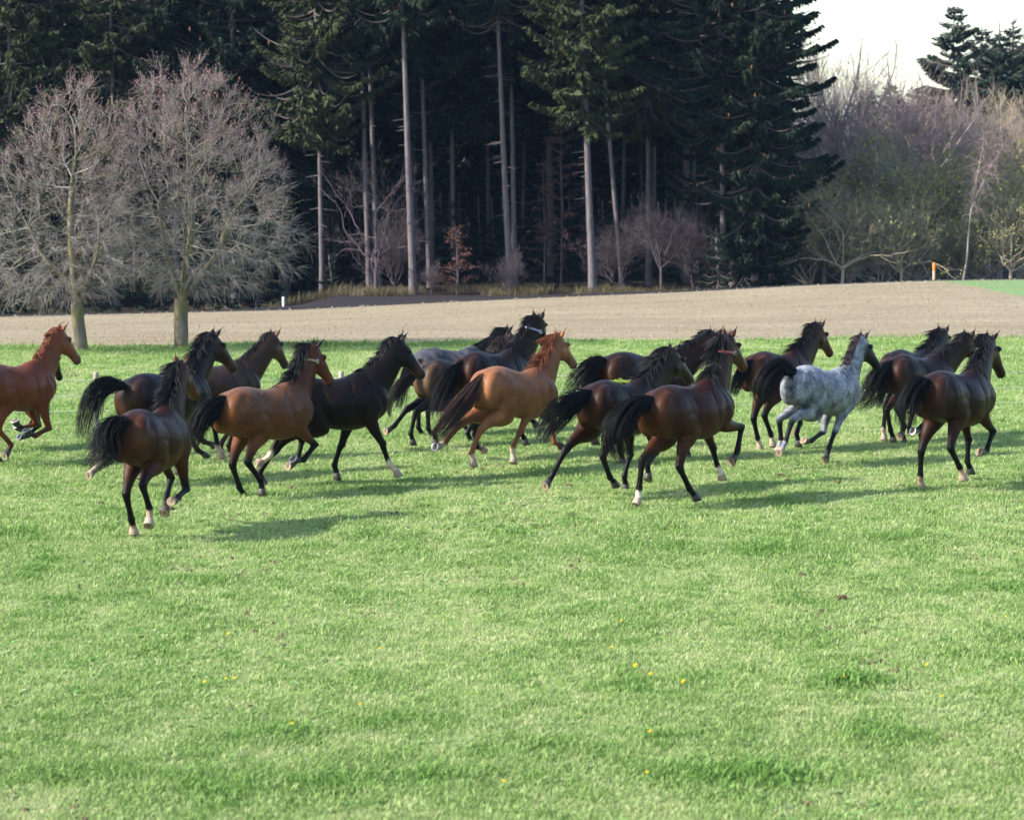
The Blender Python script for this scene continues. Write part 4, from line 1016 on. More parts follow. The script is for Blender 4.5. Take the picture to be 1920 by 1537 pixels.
def build_horse(key, spec):
    p = POSES[key]; J = rig(p); S = p[5]
    coat = spec['coat']
    parts = []      # (V, Q, T, colour)
    base, dark, pts_c = np.array(coat['base']), np.array(coat.get('back', coat['base'])), np.array(coat['points'])
    light = np.array(coat.get('light', coat['base'])); muz = np.array(coat.get('muzzle', coat['points'])); face = np.array(coat.get('face', coat['base']))
    def mixc(a, b, w): w = np.clip(w, 0, 1)[:, None]; return a*(1-w)+b*w
    # trunk
    tr = catmull(TRUNK, 4)
    girth = spec.get('girth', 1.0)
    zt, zb = tr[:, 1], tr[:, 2]; zc = zb+.52*(zt-zb)
    C = np.stack([tr[:, 0], 0*zc, zc], 1)
    V, Q, T = ring_lofts(C, np.tile([0, 0, 1.0], (len(C), 1)), np.tile([0, 1.0, 0], (len(C), 1)), np.stack([zt-zc, (zc-zb)*girth], 1), tr[:, 3], n=28, k_top=tr[:, 4])
    hz = np.clip((V[:, 2]-.92)/.62, 0, 1)
    col = mixc(np.tile(base, (len(V), 1)), dark, (hz-.55)*2.2)
    col = mixc(col, light, np.clip(.28-hz, 0, 1)*3.0)
    col = mixc(col, light, np.clip((-.70-V[:, 0])*9, 0, 1)*np.clip(1.45-V[:, 2], 0, .25)*4)
    pit = J['T']
    Vw = np.array([pit(v) for v in V])
    parts.append((Vw, Q, T, col))
    for sg in (-1, 1):                                # buttock muscle behind the thigh
        cc = np.array([pit(v) for v in ((-.56, sg*.10, 1.48), (-.68, sg*.125, 1.38), (-.735, sg*.13, 1.22), (-.70, sg*.125, 1.06), (-.62, sg*.12, .98))])
        rr = catmull(np.hstack([cc, np.array([(.06, .08), (.115, .105), (.12, .11), (.115, .10), (.06, .06)])]), 4)
        ax = unit(np.gradient(rr[:, :3], axis=0)); sd = np.tile([0, 1.0, 0], (len(rr), 1)); fa = np.cross(sd, ax)
        V, Q, T = ring_lofts(rr[:, :3], fa, sd, rr[:, 3], rr[:, 4], n=16)
        parts.append((V, Q, T, mixc(np.tile(base, (len(V), 1)), light, np.full(len(V), .65))))
    # legs
    socks = spec.get('socks', {})
    for L in LEGS:
        V, Q, T, u = leg_loft(J, L)
        start = coat.get('pt0', 1.45 if L[1] == 'F' else 1.55)
        col = mixc(np.tile(base, (len(V), 1)), light, np.clip((u-.5)*1.2, 0, .6)*np.clip(2.2-u, 0, 1))
        col = mixc(col, pts_c, (u-start)/.42)
        if L in socks: col = mixc(col, np.array(spec.get('sockcol', (.50, .40, .31))), (u-socks[L]+.04*np.sin(V[:, 0]*90))/.12)
        else: col = mixc(col, np.array(coat.get('pastern', pts_c)), (u-3.1)/.5)
        parts.append((V, Q, T, col))
    # neck
    N = neck_curve(J); NTg, NS, NU = neck_axes(N)
    V, Q, T = ring_lofts(N[:, :3], NU, NS, N[:, 3:5], N[:, 5], n=22, k_top=np.linspace(.35, .25, len(N)))
    hc = {'hair_red': (.085, .026, .012), 'hair_brown': (.05, .026, .02), 'hair_dark': (.014, .010, .010)}.get(spec.get('hair'), (.005, .0045, .005))
    topw = np.concatenate([np.tile(np.clip((np.cos(np.arange(22)*2*np.pi/22)-.62)/.2, 0, 1), len(N)), [0, 0]])
    topw *= np.concatenate([np.repeat(np.clip((np.arange(len(N))-5)/4, 0, 1), 22), [0, 0]])
    parts.append((V, Q, T, mixc(np.tile(np.array(coat.get('neck', base)), (len(V), 1)), np.array(hc), topw)))
    # head
    hp = catmull(np.array(HEADP), 4)
    o, h, sd, up = head_frame(J)
    mid = (hp[:, 1]+hp[:, 2])/2; hh = (hp[:, 1]-hp[:, 2])/2
    C = o + np.outer(hp[:, 0], h)+np.outer(mid+.0, up)
    V, Q, T = ring_lofts(C, np.tile(up, (len(C), 1)), np.tile(sd, (len(C), 1)), hh, hp[:, 3], n=20, k_top=np.full(len(C), .18))
    t = (V-o)@h; vv = (V-o)@up
    col = mixc(np.tile(face, (len(V), 1)), muz, (t-.36)/.12)
    col = mixc(col, np.array(coat.get('nose', (.02, .016, .016))), (t-.545)/.04)
    if spec.get('blaze'):
        lat = np.abs((V-o)@sd)
        col = mixc(col, np.array((.55, .50, .46)), np.clip((.034-lat)/.008, 0, 1)*(vv > -.02)*np.clip((t-.2)/.03, 0, 1)*np.clip((.56-t)/.03, 0, 1))
    parts.append((V, Q, T, col))
    for sg in (-1, 1):                                # brow, nostril and cheek swellings
        for (tt, uu, ll, r, cc) in ((.17, .060, .094, .036, face), (.565, .004, .040, .028, coat.get('nose', (.02, .016, .016))), (.13, -.125, .074, .072, face)):
            c0 = o + tt*h + uu*up + sg*ll*sd
            ang = np.linspace(.25, np.pi-.25, 7)
            CC = c0 - np.outer(np.cos(ang)*r*1.25, h)
            V, Q, T = ring_lofts(CC, np.tile(up, (7, 1)), np.tile(sd, (7, 1)), np.sin(ang)*r, np.sin(ang)*r*.8, n=10)
            parts.append((V, Q, T, np.tile(np.array(cc), (len(V), 1))))
    # join -> voxel remesh -> smooth
    Vs, Qs, Ts, Cs, n = [], [], [], [], 0
    for V, Q, T, c in parts:
        Vs.append(V); Qs.append(Q+n); Ts.append(T+n); Cs.append(c); n += len(V)
    Vs = np.vstack(Vs); Cs = np.vstack(Cs)
    src = mk('horse', Vs, [np.vstack(Qs), np.vstack(Ts)])
    md = src.modifiers.new('r', 'REMESH'); md.mode = 'VOXEL'; md.voxel_size = .0145; md.use_smooth_shade = True
    sm = src.modifiers.new('s', 'SMOOTH'); sm.factor = .5; sm.iterations = 5
    dg = bpy.context.evaluated_depsgraph_get()
    me = bpy.data.meshes.new_from_object(src.evaluated_get(dg))
    me.name = 'horse'
    old = src.data
    COL.objects.unlink(src); bpy.data.objects.remove(src); bpy.data.meshes.remove(old)
    nv = len(me.vertices)
    co = np.zeros(nv*3, np.float32); me.vertices.foreach_get('co', co); co = co.reshape(-1, 3)
    co = sculpt(me, co, J, key)
    kd = KDTree(len(Vs))
    for i, v in enumerate(Vs.tolist()): kd.insert(v, i)
    kd.balance()
    out = np.zeros((nv, 4), np.float32); out[:, 3] = 1
    find = kd.find_n
    for i, v in enumerate(co.tolist()):
        q = find(v, 4); w = [1/(d+.006) for _, _, d in q]; sw = sum(w)
        c = (Cs[q[0][1]]*w[0]+Cs[q[1][1]]*w[1]+Cs[q[2][1]]*w[2]+Cs[q[3][1]]*w[3])/sw
        out[i, :3] = c
    a = me.attributes.new('coat', 'FLOAT_COLOR', 'POINT'); a.data.foreach_set('color', out.ravel())
    me.polygons.foreach_set('use_smooth', np.ones(len(me.polygons), bool))
    me.materials.append(MAT[spec.get('mat', 'coat')])
    horse = bpy.data.objects.new('horse', me); COL.objects.link(horse)
    horse.location = (p[0], p[1], p[2]); horse.rotation_euler = (0, 0, R(p[3])); horse.scale = (S, S*spec.get('bulk', 1.0), S)
    tag(horse, spec['label'], 'horse', 'horses galloping across the meadow')
    # eyes and ears
    rs = np.random.default_rng(abs(hash(key)) % 1000 if False else sum(map(ord, key)))
    for sg in (-1, 1):
        c0 = o + .17*h + .060*up + sg*.113*sd
        ang = np.linspace(.12, np.pi-.12, 8)
        V, Q, T = ring_lofts(c0 - np.outer(np.cos(ang)*.021, h), np.tile(up, (8, 1)), np.tile(sd, (8, 1)), np.sin(ang)*.018, np.sin(ang)*.017, n=10)
        mk('eye', V, [Q, T], MAT['eye'], horse, True)
        back = spec.get('ears', .25)
        d = unit(up*1.0 - h*back + sg*.28*sd); inner = unit(h*.9 + sg*.55*sd - d*((h*.9+sg*.55*sd)@d)); wv = np.cross(d, inner)
        ts = np.linspace(0, 1, 9); ln = .165
        wid = .036*np.sin(np.clip(.28+ts*.95, 0, 1)*np.pi)**.8*(1-ts**3)+.004
        e0 = o - .0*h + .062*up + sg*.056*sd
        ph = np.linspace(-2.3, 2.3, 11)
        ring = []
        for tt, w in zip(ts, wid):
            cen = e0 + d*ln*tt
            ring.append(cen + np.outer(np.sin(ph)*w, wv) - np.outer(np.cos(ph)*w*.8, inner))
        ring = np.array(ring); m, k = ring.shape[:2]
        idx = np.arange(m*k).reshape(m, k)
        Q1 = np.stack([idx[:-1, :-1], idx[1:, :-1], idx[1:, 1:], idx[:-1, 1:]], -1).reshape(-1, 4)
        inn = ring - inner*(-.004) + (e0+np.outer(ts, d*ln))[:, None, :]*0
        inn = ring*.86 + .14*(e0+np.outer(ts, d*ln))[:, None, :] + inner*.004
        Q2 = Q1[:, ::-1]+m*k
        allv = np.vstack([ring.reshape(-1, 3), inn.reshape(-1, 3)])
        edge = []
        for j in (0, k-1):
            for i in range(m-1): edge.append((idx[i, j], idx[i+1, j], idx[i+1, j]+m*k, idx[i, j]+m*k))
        ec = np.array(coat.get('ear', face)); cc = np.vstack([np.tile(ec, (m*k, 1)), np.tile(ec*.55+.01, (m*k, 1))])
        mk('ear', allv, [Q1, Q2, np.array(edge)], MAT[spec.get('mat', 'coat')], horse, True, {'coat': cc})
    # hooves
    for L in LEGS:
        q3 = J[L+'q'][3]; AB = J[L+'s']; f0 = J[L+'f']; dn = np.cross(AB, f0)
        dn = np.cross(f0, AB); dn = -dn if dn[2] > 0 else dn
        def dr(q): return f0*math.sin(q)+dn*math.cos(q)
        n_ = dr(q3-R(38)); fw = dr(q3-R(38)+R(90)); c0 = J[L][4]
        lv = [(-.012, .044, .044, -.004), (.0, .047, .047, 0), (.03, .054, .055, .011), (.085, .066, .068, .030), (.088, .063, .065, .030)]
        C = np.array([c0+n_*a+fw*(b+.004) for a, _, _, b in lv])
        V, Q, T = ring_lofts(C, np.tile(fw, (5, 1)), np.tile(AB, (5, 1)), np.array([x[2] for x in lv]), np.array([x[1] for x in lv]), n=18)
        hf = mk('hoof', V, [Q, T], MAT[spec.get('hoof', 'hoof_dark') if L not in socks else 'hoof_pale'], horse, False)
        # sole: sunk cup with a frog, and an iron shoe on the shod ones
        cs = c0+n_*.0885+fw*.034
        th = np.arange(18)*2*np.pi/18
        def rg(r, dz): return cs+n_*dz+np.outer(np.cos(th)*r*1.03, fw)+np.outer(np.sin(th)*r, AB)
        rings = np.vstack([rg(.061, .0015), rg(.050, .002), rg(.043, -.0), cs[None]+n_*.0])
        i0 = np.arange(18); nx = np.roll(i0, -1)
        Qs = np.vstack([np.stack([i0+18*k, nx+18*k, nx+18*(k+1), i0+18*(k+1)], -1) for k in (0, 1)])
        Ts_ = np.stack([i0+36, nx+36, np.full(18, 54)], -1)
        mk('sole', rings, [Qs, Ts_], MAT['sole'], hf, False)
        fr = np.array([cs-fw*.052+AB*.026, cs-fw*.052-AB*.026, cs+fw*.026, cs-fw*.05+n_*.012, cs+fw*.015+n_*.009])
        mk('frog', fr, [np.array([(0, 3, 4), (0, 4, 2), (1, 4, 3), (1, 2, 4), (0, 1, 3)])], MAT['frog'], hf, False)
        if L in spec.get('shod', ()):
            a = np.linspace(-2.55, 2.55, 21)
            rr = []
            for (r, dz) in ((.064, .001), (.065, .011), (.047, .012), (.046, .001)):
                rr.append(cs+n_*dz+np.outer(np.cos(a)*r*1.03, fw)+np.outer(np.sin(a)*r, AB))
            V = np.array(rr); idx = np.arange(84).reshape(4, 21)
            Qh = np.vstack([np.stack([idx[k, :-1], idx[k, 1:], idx[(k+1) % 4, 1:], idx[(k+1) % 4, :-1]], -1) for k in range(4)] + [np.array([idx[:, 0]]), np.array([idx[::-1, -1]])])
            mk('horseshoe', V.reshape(-1, 3), [Qh], MAT['iron'], hf, False)
    # mane
    mn = spec.get('mane', {})
    ml, fly, side = mn.get('len', .22)*1.25, mn.get('fly', .5), mn.get('side', 1)
    i0, i1 = 8, len(N)-5
    cnt = mn.get('n', 900)
    ii = rs.uniform(i0, i1, cnt); k0 = ii.astype(int); f = (ii-k0)[:, None]
    def lerp(A): return A[k0]*(1-f)+A[k0+1]*f
    cr = lerp(N[:, :3]+NU*(N[:, 3:4]-.020)); su, ss, st = lerp(NU), lerp(NS), lerp(NTg)
    cr = cr + ss*rs.uniform(-.022, .022, (cnt, 1))
    lockid = np.floor(ii*1.6).astype(int); lr_ = np.random.default_rng(5+sum(map(ord, key))).normal(0, 1, (400, 4))[lockid % 400]
    clump = lr_[:, :1]*.35
    sg = side*np.where(rs.random((cnt, 1)) < .9, 1, -1)
    d0 = unit(su*(.42+.40*fly) + ss*sg*(.65-.25*fly) - st*(.10+.45*fly) + lr_[:, 1:]*.16 + rs.normal(0, .13, (cnt, 3)))
    d1 = unit(ss*sg*(.50-.25*fly) - st*(.22+.95*fly) + np.array([0, 0, -1.0])*(1.05-1.0*fly) + lr_[:, 1:]*.26 + rs.normal(0, .20, (cnt, 3)))
    ll = ml*rs.uniform(.45, 1.10, (cnt, 1))*(1+.30*clump)
    ts = np.linspace(0, 1, 7)[None, :, None]
    P = cr[:, None, :] + ll[:, None, :]*(d0[:, None, :]*(ts-.55*ts**2)*.85 + d1[:, None, :]*(ts**1.6)*.68)
    rad = np.linspace(1, .25, 7)[None, :]*rs.uniform(.005, .0095, (cnt, 1))
    V1, Q1 = tubes(P, rad, 3)
    # forelock
    cnt2 = 60
    c2 = o+.085*up-.01*h + rs.normal(0, .022, (cnt2, 3))
    dd0 = unit(up*.35+h*.5+rs.normal(0, .35, (cnt2, 3))); dd1 = unit(-h*(.9*fly)+h*(.5-.4*fly)-up*.1+rs.normal(0, .35, (cnt2, 3)))
    P = c2[:, None, :]+.075*rs.uniform(.5, 1.2, (cnt2, 1, 1))*(dd0[:, None, :]*(ts-.4*ts**2)+dd1[:, None, :]*ts**1.6)
    V2, Q2 = tubes(P, np.linspace(1, .25, 7)[None, :]*rs.uniform(.004, .007, (cnt2, 1)), 3)
    V, Q = merge([(V1, Q1), (V2, Q2)])
    hm = MAT[spec.get('hair', 'hair_black')]
    mk('mane', V, [Q], hm, horse, True)
    # tail
    tl = TAILS.get(key) or [(*J['D'], .03), (*(J['D']+np.array((-.14, 0, -.08))), .06), (*(J['D']+np.array((-.22, .03, -.30))), .07), (*(J['D']+np.array((-.26, .05, -.55))), .07), (*(J['D']+np.array((-.34, .05, -.8))), .05)]
    tl = [list(x) for x in tl]
    start = list(J['D']+np.array((.07, 0, -.03)))+[.035]
    A = catmull(np.array([start]+tl), 6); m = len(A)
    cnt = int(spec.get('tail_n', 330)*1.35)
    Tt = unit(np.gradient(A[:, :3], axis=0)); hx = np.array([0, 1.0, 0])
    Sx = unit(np.cross(Tt, hx)); Sy = np.cross(Sx, Tt)
    ang = rs.uniform(0, 2*np.pi, (cnt, 1)); rr = np.sqrt(rs.uniform(0, 1, (cnt, 1)))
    n_t = 15
    endu = np.where(rs.random((cnt, 1)) < .45, rs.uniform(.45, .85, (cnt, 1)), rs.uniform(.80, 1.08, (cnt, 1)))
    su_ = rs.uniform(0, .30, (cnt, 1))
    tt = np.clip(su_ + (endu-su_)*np.linspace(0, 1, n_t)[None, :], 0, 1.0)*(m-1.001)
    ki = tt.astype(int); ff = (tt-ki)[..., None]
    cen = A[ki, :3]*(1-ff)+A[ki+1, :3]*ff; wd = (A[ki, 3]*(1-ff[..., 0])+A[ki+1, 3]*ff[..., 0])
    sx = Sx[ki]*(1-ff)+Sx[ki+1]*ff; sy = Sy[ki]*(1-ff)+Sy[ki+1]*ff
    g = np.linspace(0, 1, n_t)[None, :]
    lk_ = np.random.default_rng(77).uniform(0, 6.3, (60, 2)); li = (ang*9/6.283).astype(int)+10*(rr > .6); wave = (.34*np.sin(g*7.5+lk_[li[:, 0], :1])+.20*np.sin(g*rs.uniform(5, 12, (cnt, 1))+rs.uniform(0, 6.3, (cnt, 1))))*g**1.1
    lock = np.round(ang*9/6.283)/9*6.283
    ang2 = ang*.45+lock*.55
    ox = (rr*np.cos(ang2)*(.50+.95*g)+wave*.9); oy = (rr*np.sin(ang2)*(.50+.75*g)*.8+wave*.7)
    P = cen + sx*(ox*wd)[..., None] + sy*(oy*wd)[..., None]
    stray = (rs.random((cnt, 1, 1)) < .22)*rs.normal(0, .085, (cnt, 1, 3))*(g[..., None]**2)
    P = P + stray + np.array([0, 0, -.05])*(g[..., None]**2)*rs.uniform(0, 1, (cnt, 1, 1))
    rad = (np.clip(1.08-g, .08, 1)**.8)*rs.uniform(.0030, .0070, (cnt, 1))
    V1, Q1 = tubes(P, rad, 3)
    # the dock itself
    dk = A[:12, :3]
    V2, Q2 = tubes(dk[None], np.linspace(.042, .018, 12)[None], 8)
    V, Q = merge([(V1, Q1), (V2, Q2)])
    mk('tail', V, [Q], MAT[spec.get('tailhair', spec.get('hair', 'hair_black'))], horse, True)
    if spec.get('collar'):
        i = spec.get('collar_i', len(N)-13); w = .014
        rows = []
        for off in (-w, w):
            for gr in (0, .007):
                j = i+off/.045
                j0 = int(j); fj = j-j0
                B = N[j0]*(1-fj)+N[j0+1]*fj
                uu, sd_ = NU[i], NS[i]; tilt = NTg[i]
                th = np.arange(28)*2*np.pi/28
                ru = np.where(np.cos(th) > 0, B[3], B[4])+.006+gr
                rows.append(B[:3]+np.outer(np.cos(th)*ru, uu)+np.outer(np.sin(th)*(B[5]+.006+gr)*(1-.27*np.maximum(np.cos(th), 0)**1.5), sd_)+np.outer(-np.cos(th)*.05, tilt))
        V = np.array(rows); idx = np.arange(V.shape[0]*28).reshape(-1, 28); nx = np.roll(idx, -1, 1)
        Q = np.vstack([np.stack([idx[a], nx[a], nx[b], idx[b]], -1) for a, b in ((0, 2), (3, 1), (1, 0), (2, 3))])
        ck = mk('halter_strap', V.reshape(-1, 3), [Q], MAT[spec['collar']], horse, False)
        # buckle on the right side
        c = V[:, 20].mean(0); tg = unit(V[1, 21]-V[1, 19]); nm = unit(V[1, 20]-V[0, 20]); bb = np.cross(tg, nm)
        sq = np.array([c+nm*.008+tg*a*.022+bb*b*.022 for a, b in ((-1, -1), (1, -1), (1, 1), (-1, 1), (-1, -1))])
        Vb, Qb = tubes(catmull(sq, 3)[None], np.full((1, 13), .0045), 5)
        mk('buckle', Vb, [Qb], MAT['iron'], ck, True)
    return horse, J, (N, NTg, NS, NU)
# ------------------------------------------------------------------ horse materials
MAT = {}
def coat_mat(name, roan=False):
    q = NT(name)
    c = q.attr('coat')
    n1 = q.noise(5, 4); n2 = q.noise(55, 3, .7, stretch=(1, 1, .35))
    c = q.mix(q.ramp(n1, [(.3, (0, 0, 0)), (.75, (1, 1, 1))]), q.mix(1.0, c, (.64, .62, .62), 'MULTIPLY'), q.mix(1.0, c, (1.30, 1.26, 1.22), 'MULTIPLY'))
    c = q.mix(q.ramp(n2, [(.35, (0, 0, 0)), (.7, (.5, .5, .5))]), c, q.mix(1.0, c, (.72, .72, .74), 'MULTIPLY'))
    if roan:
        a = q.noise(5.2, 6, .7); b = q.noise(22, 4, .7)
        f = q.ramp(a, [(.36, (0, 0, 0)), (.60, (1, 1, 1))]); g = q.ramp(b, [(.36, (.15, .15, .15)), (.60, (1, 1, 1))])
        roan_c = q.mix(f, (.048, .053, .070), (.275, .288, .325)); roan_c = q.mix(g, q.mix(.42, roan_c, (.022, .022, .03)), roan_c)
        sep = q.n('ShaderNodeSeparateColor'); q.l(q.attr('coat'), sep.inputs[0])
        c = q.mix(q.ramp(sep.outputs[2], [(.08, (0, 0, 0)), (.22, (1, 1, 1))]), c, roan_c)
    q.bump(n2, .45, .012)
    q.set(c, .42, .09)
    q.b.inputs['Sheen Weight'].default_value = .0
    q.b.inputs['Sheen Roughness'].default_value = .4
    return q.m
MAT['coat'] = coat_mat('horse_coat')
MAT['roan'] = coat_mat('roan_coat', True)
def hair_mat(name, c0, c1):
    q = NT(name)
    f = q.noise(38, 2)
    return q.set(q.ramp(f, [(.35, c0), (.7, c1)]), .55, .16)
MAT['hair_black'] = hair_mat('black_hair', (.0032, .0032, .0042), (.008, .0072, .0088))
MAT['hair_brown'] = hair_mat('brown_hair', (.030, .015, .012), (.075, .042, .036))
MAT['hair_dark'] = hair_mat('dark_brown_hair', (.010, .007, .007), (.030, .020, .020))
MAT['hair_red'] = hair_mat('chestnut_hair', (.075, .022, .010), (.15, .050, .024))
MAT['eye'] = plain('eye_wet', (.006, .004, .003), .08, .6)
MAT['hoof_dark'] = plain('hoof_dark', (.035, .030, .027), .5, .35)
MAT['hoof_pale'] = plain('hoof_pale', (.26, .20, .15), .55, .35)
MAT['sole'] = plain('hoof_sole', (.20, .155, .10), .85, .2, .4, 60)
MAT['frog'] = plain('hoof_frog', (.10, .08, .06), .85, .2, .4, 60)
MAT['iron'] = plain('horseshoe_iron', (.55, .55, .57), .38, .5)
MAT['iron'].node_tree.nodes['Principled BSDF'].inputs['Metallic'].default_value = .6
MAT['strap_tan'] = plain('strap_tan', (.30, .21, .10), .6, .4)
MAT['strap_blue'] = plain('strap_blue', (.20, .24, .31), .6, .4)
MAT['strap_red'] = plain('strap_red', (.38, .07, .08), .6, .4)
BLK = (.0060, .0052, .0056)
def coat(base, points=BLK, **k): return dict(base=base, points=points, **k)
CHEST = coat((0.1333, 0.0374, 0.0155), (0.1009, 0.0305, 0.0129), back=(0.1252, 0.0374, 0.0181), light=(0.1453, 0.0443, 0.0181), face=(0.1494, 0.0473, 0.0181), muzzle=(0.1373, 0.0571, 0.0336), nose=(0.0565, 0.0345, 0.0388), pt0=2.6, pastern=(0.0404, 0.0197, 0.0155))
LCHEST = coat((0.1759, 0.0705, 0.0295), (0.1625, 0.0620, 0.0255), back=(0.1940, 0.0855, 0.0416), light=(0.2437, 0.1069, 0.0456), face=(0.2120, 0.0834, 0.0295), neck=(0.1850, 0.0673, 0.0269), muzzle=(0.2527, 0.1283, 0.0737), nose=(0.0902, 0.0695, 0.0737), pt0=2.5)
BAY = coat((0.0286, 0.0090, 0.0050), back=(0.0214, 0.0076, 0.0057), light=(0.0643, 0.0238, 0.0080), face=(0.0382, 0.0132, 0.0072), muzzle=(.078, .027, .011), nose=(0.0104, 0.0106, 0.0135))
TBAY = coat((0.0877, 0.0334, 0.0164), back=(0.1226, 0.0613, 0.0348), light=(0.1152, 0.0425, 0.0125), face=(0.0780, 0.0229, 0.0106), neck=(0.0632, 0.0196, 0.0096), muzzle=(0.1003, 0.0327, 0.0135), nose=(0.0371, 0.0246, 0.0290), ear=(0.0148, 0.0098, 0.0116))
DBAY = coat((0.0149, 0.0059, 0.0045), back=(0.0123, 0.0059, 0.0052), light=(0.0400, 0.0159, 0.0066), face=(0.0149, 0.0066, 0.0045), muzzle=(.026, .011, .006), nose=(0.0096, 0.0087, 0.0089))
BLACKC = coat((.0075, .0045, .0040), back=(.0075, .0052, .0050), light=(.018, .0085, .005), face=(.0085, .006, .006), muzzle=(.045, .020, .010), nose=(.012, .010, .010))
BLKBAY = coat((.0080, .0060, .0068), back=(.009, .0070, .0080), light=(.040, .017, .009), face=(.018, .008, .006), muzzle=(.05, .022, .011), nose=(.016, .013, .013))
MBROWN = coat((0.0405, 0.0241, 0.0178), (0.0277, 0.0155, 0.0103), back=(0.0370, 0.0249, 0.0207), light=(0.0520, 0.0311, 0.0168), face=(0.0393, 0.0210, 0.0140), neck=(0.0393, 0.0217, 0.0168), muzzle=(0.0433, 0.0241, 0.0160), nose=(0.0116, 0.0116, 0.0140), ear=(0.1272, 0.0621, 0.0328), pt0=2.5)
SHAG = coat((0.0238, 0.0153, 0.0127), (0.0076, 0.0068, 0.0068), back=(0.0204, 0.0136, 0.0119), light=(0.1105, 0.0680, 0.0408), face=(0.0298, 0.0187, 0.0145), muzzle=(0.0850, 0.0467, 0.0289), pt0=.9)
ROAN = coat((0.2550, 0.2720, 0.3315), (0.0093, 0.0093, 0.0119), back=(0.2805, 0.2975, 0.3570), light=(0.2550, 0.2720, 0.3230), neck=(0.2295, 0.2465, 0.3060), face=(0.0085, 0.0085, 0.0102), muzzle=(0.0085, 0.0085, 0.0102), nose=(0.0102, 0.0102, 0.0102), pt0=1.75, ear=(0.0170, 0.0153, 0.0170))
HORSES = {
    'h1': dict(coat=CHEST, label='red chestnut horse cut off by the left edge of the picture, hooves folded under it', hair='hair_red', mane=dict(len=.10, fly=.25), shod=('RF', 'LF')),
    'h2': dict(coat=DBAY, label='dark brown horse almost hidden behind the red chestnut, only its face and knees showing', shod=('RF', 'LF')),
    'h3': dict(coat=BLKBAY, label='black brown horse with raised head and black tail streaming left, behind the small bay pony', socks={'LH': 2.75, 'RH': 3.0, 'RF': 2.9}, mane=dict(len=.20, fly=.35)),
    'h4': dict(bulk=1.05, coat=BAY, label='small dark red bay pony nearest the camera, seen from behind', socks={'RH': 3.0, 'LH': 3.5}, sockcol=(.34, .24, .16), girth=1.04, mane=dict(len=.22, fly=.4), tail_n=460),
    'h5': dict(bulk=0.96, coat=MBROWN, label='dull brown horse with orange ears and short mane between black horse and tan bay', mane=dict(len=.10, fly=.3)),
    'h6': dict(bulk=1.07, coat=TBAY, label='tan bay horse wearing a tan neck strap, black tail and black lower legs', collar='strap_tan', shod=('RF',), mane=dict(len=.24, fly=.75), girth=1.05, tail_n=430),
    'h7': dict(bulk=1.08, coat=BLACKC, label='black horse side on with a white blaze and one white fore fetlock', socks={'RF': 2.7, 'RH': 2.75}, blaze=True, mane=dict(len=.13, fly=.6), girth=1.06),
    'h8': dict(bulk=0.95, coat=SHAG, label='shaggy dark brown horse kicking black hind legs back, no rug on', mane=dict(len=.2, fly=.4), hair='hair_dark', tail_n=220),
    'h9': dict(coat=DBAY, label='brown horse wearing a grey rug, its dark mane bristling, behind the others', mane=dict(len=.16, fly=.7), rug=True),
    'h10': dict(bulk=0.95, coat=DBAY, label='dark bay with a pale blue neck strap, its head carried highest of the herd', collar='strap_blue', shod=('LF',), mane=dict(len=.2, fly=.7), socks={'RH': 3.2}, sockcol=(.20, .13, .09)),
    'h11': dict(coat=LCHEST, label='light ginger chestnut horse with a long brown tail in the middle of the herd', hair='hair_red', tailhair='hair_brown', socks={'RF': 2.9, 'RH': 3.05, 'LH': 3.3}, shod=('LH',), mane=dict(len=.22, fly=.6), tail_n=420),
    'h12': dict(coat=DBAY, label='dark brown horse with arched neck, its face hidden behind the red strapped bay', mane=dict(len=.16, fly=.35)),
    'h13': dict(bulk=0.95, coat=DBAY, label='dark bay horse with a smear of green grass on its rump, tail flying level', mane=dict(len=.26, fly=.3), tail_n=420, grass=True, girth=.97),
    'h14': dict(coat=BAY, label='glossy bay horse with red neck strap and one lifted foreleg', collar='strap_red', socks={'LH': 3.1, 'LF': 2.85}, sockcol=(.60, .50, .42), mane=dict(len=.24, fly=.35), tail_n=520),
    'h16': dict(bulk=0.98, coat=BAY, label='bay horse with high black mane running just behind the grey roan', socks={'LH': 3.0, 'RH': 3.35}, mane=dict(len=.2, fly=.6)),
    'h17': dict(bulk=1.03, coat=ROAN, mat='roan', label='blue grey roan horse with black head, legs and tail', socks={'LH': 2.95, 'RH': 3.0}, sockcol=(.46, .36, .27), hair='hair_dark', tailhair='hair_black', mane=dict(len=.10, fly=.1), tail_n=460),
    'h19': dict(coat=BLKBAY, label='dark horse at the right whose body is hidden, only neck, ears and white foot showing', socks={'LH': 2.9}),
    'h20': dict(coat=DBAY, label='dark brown horse with black tail brushing the grey roan, one hind leg folded', shod=('RF',), mane=dict(len=.18, fly=.1), tail_n=430),
    'h21': dict(bulk=1.04, coat=DBAY, label='dark bay horse furthest right with two pale hind feet', socks={'LH': 2.95, 'RH': 3.05}, sockcol=(.48, .33, .22), mane=dict(len=.2, fly=.35), tail_n=430, girth=1.04),
}
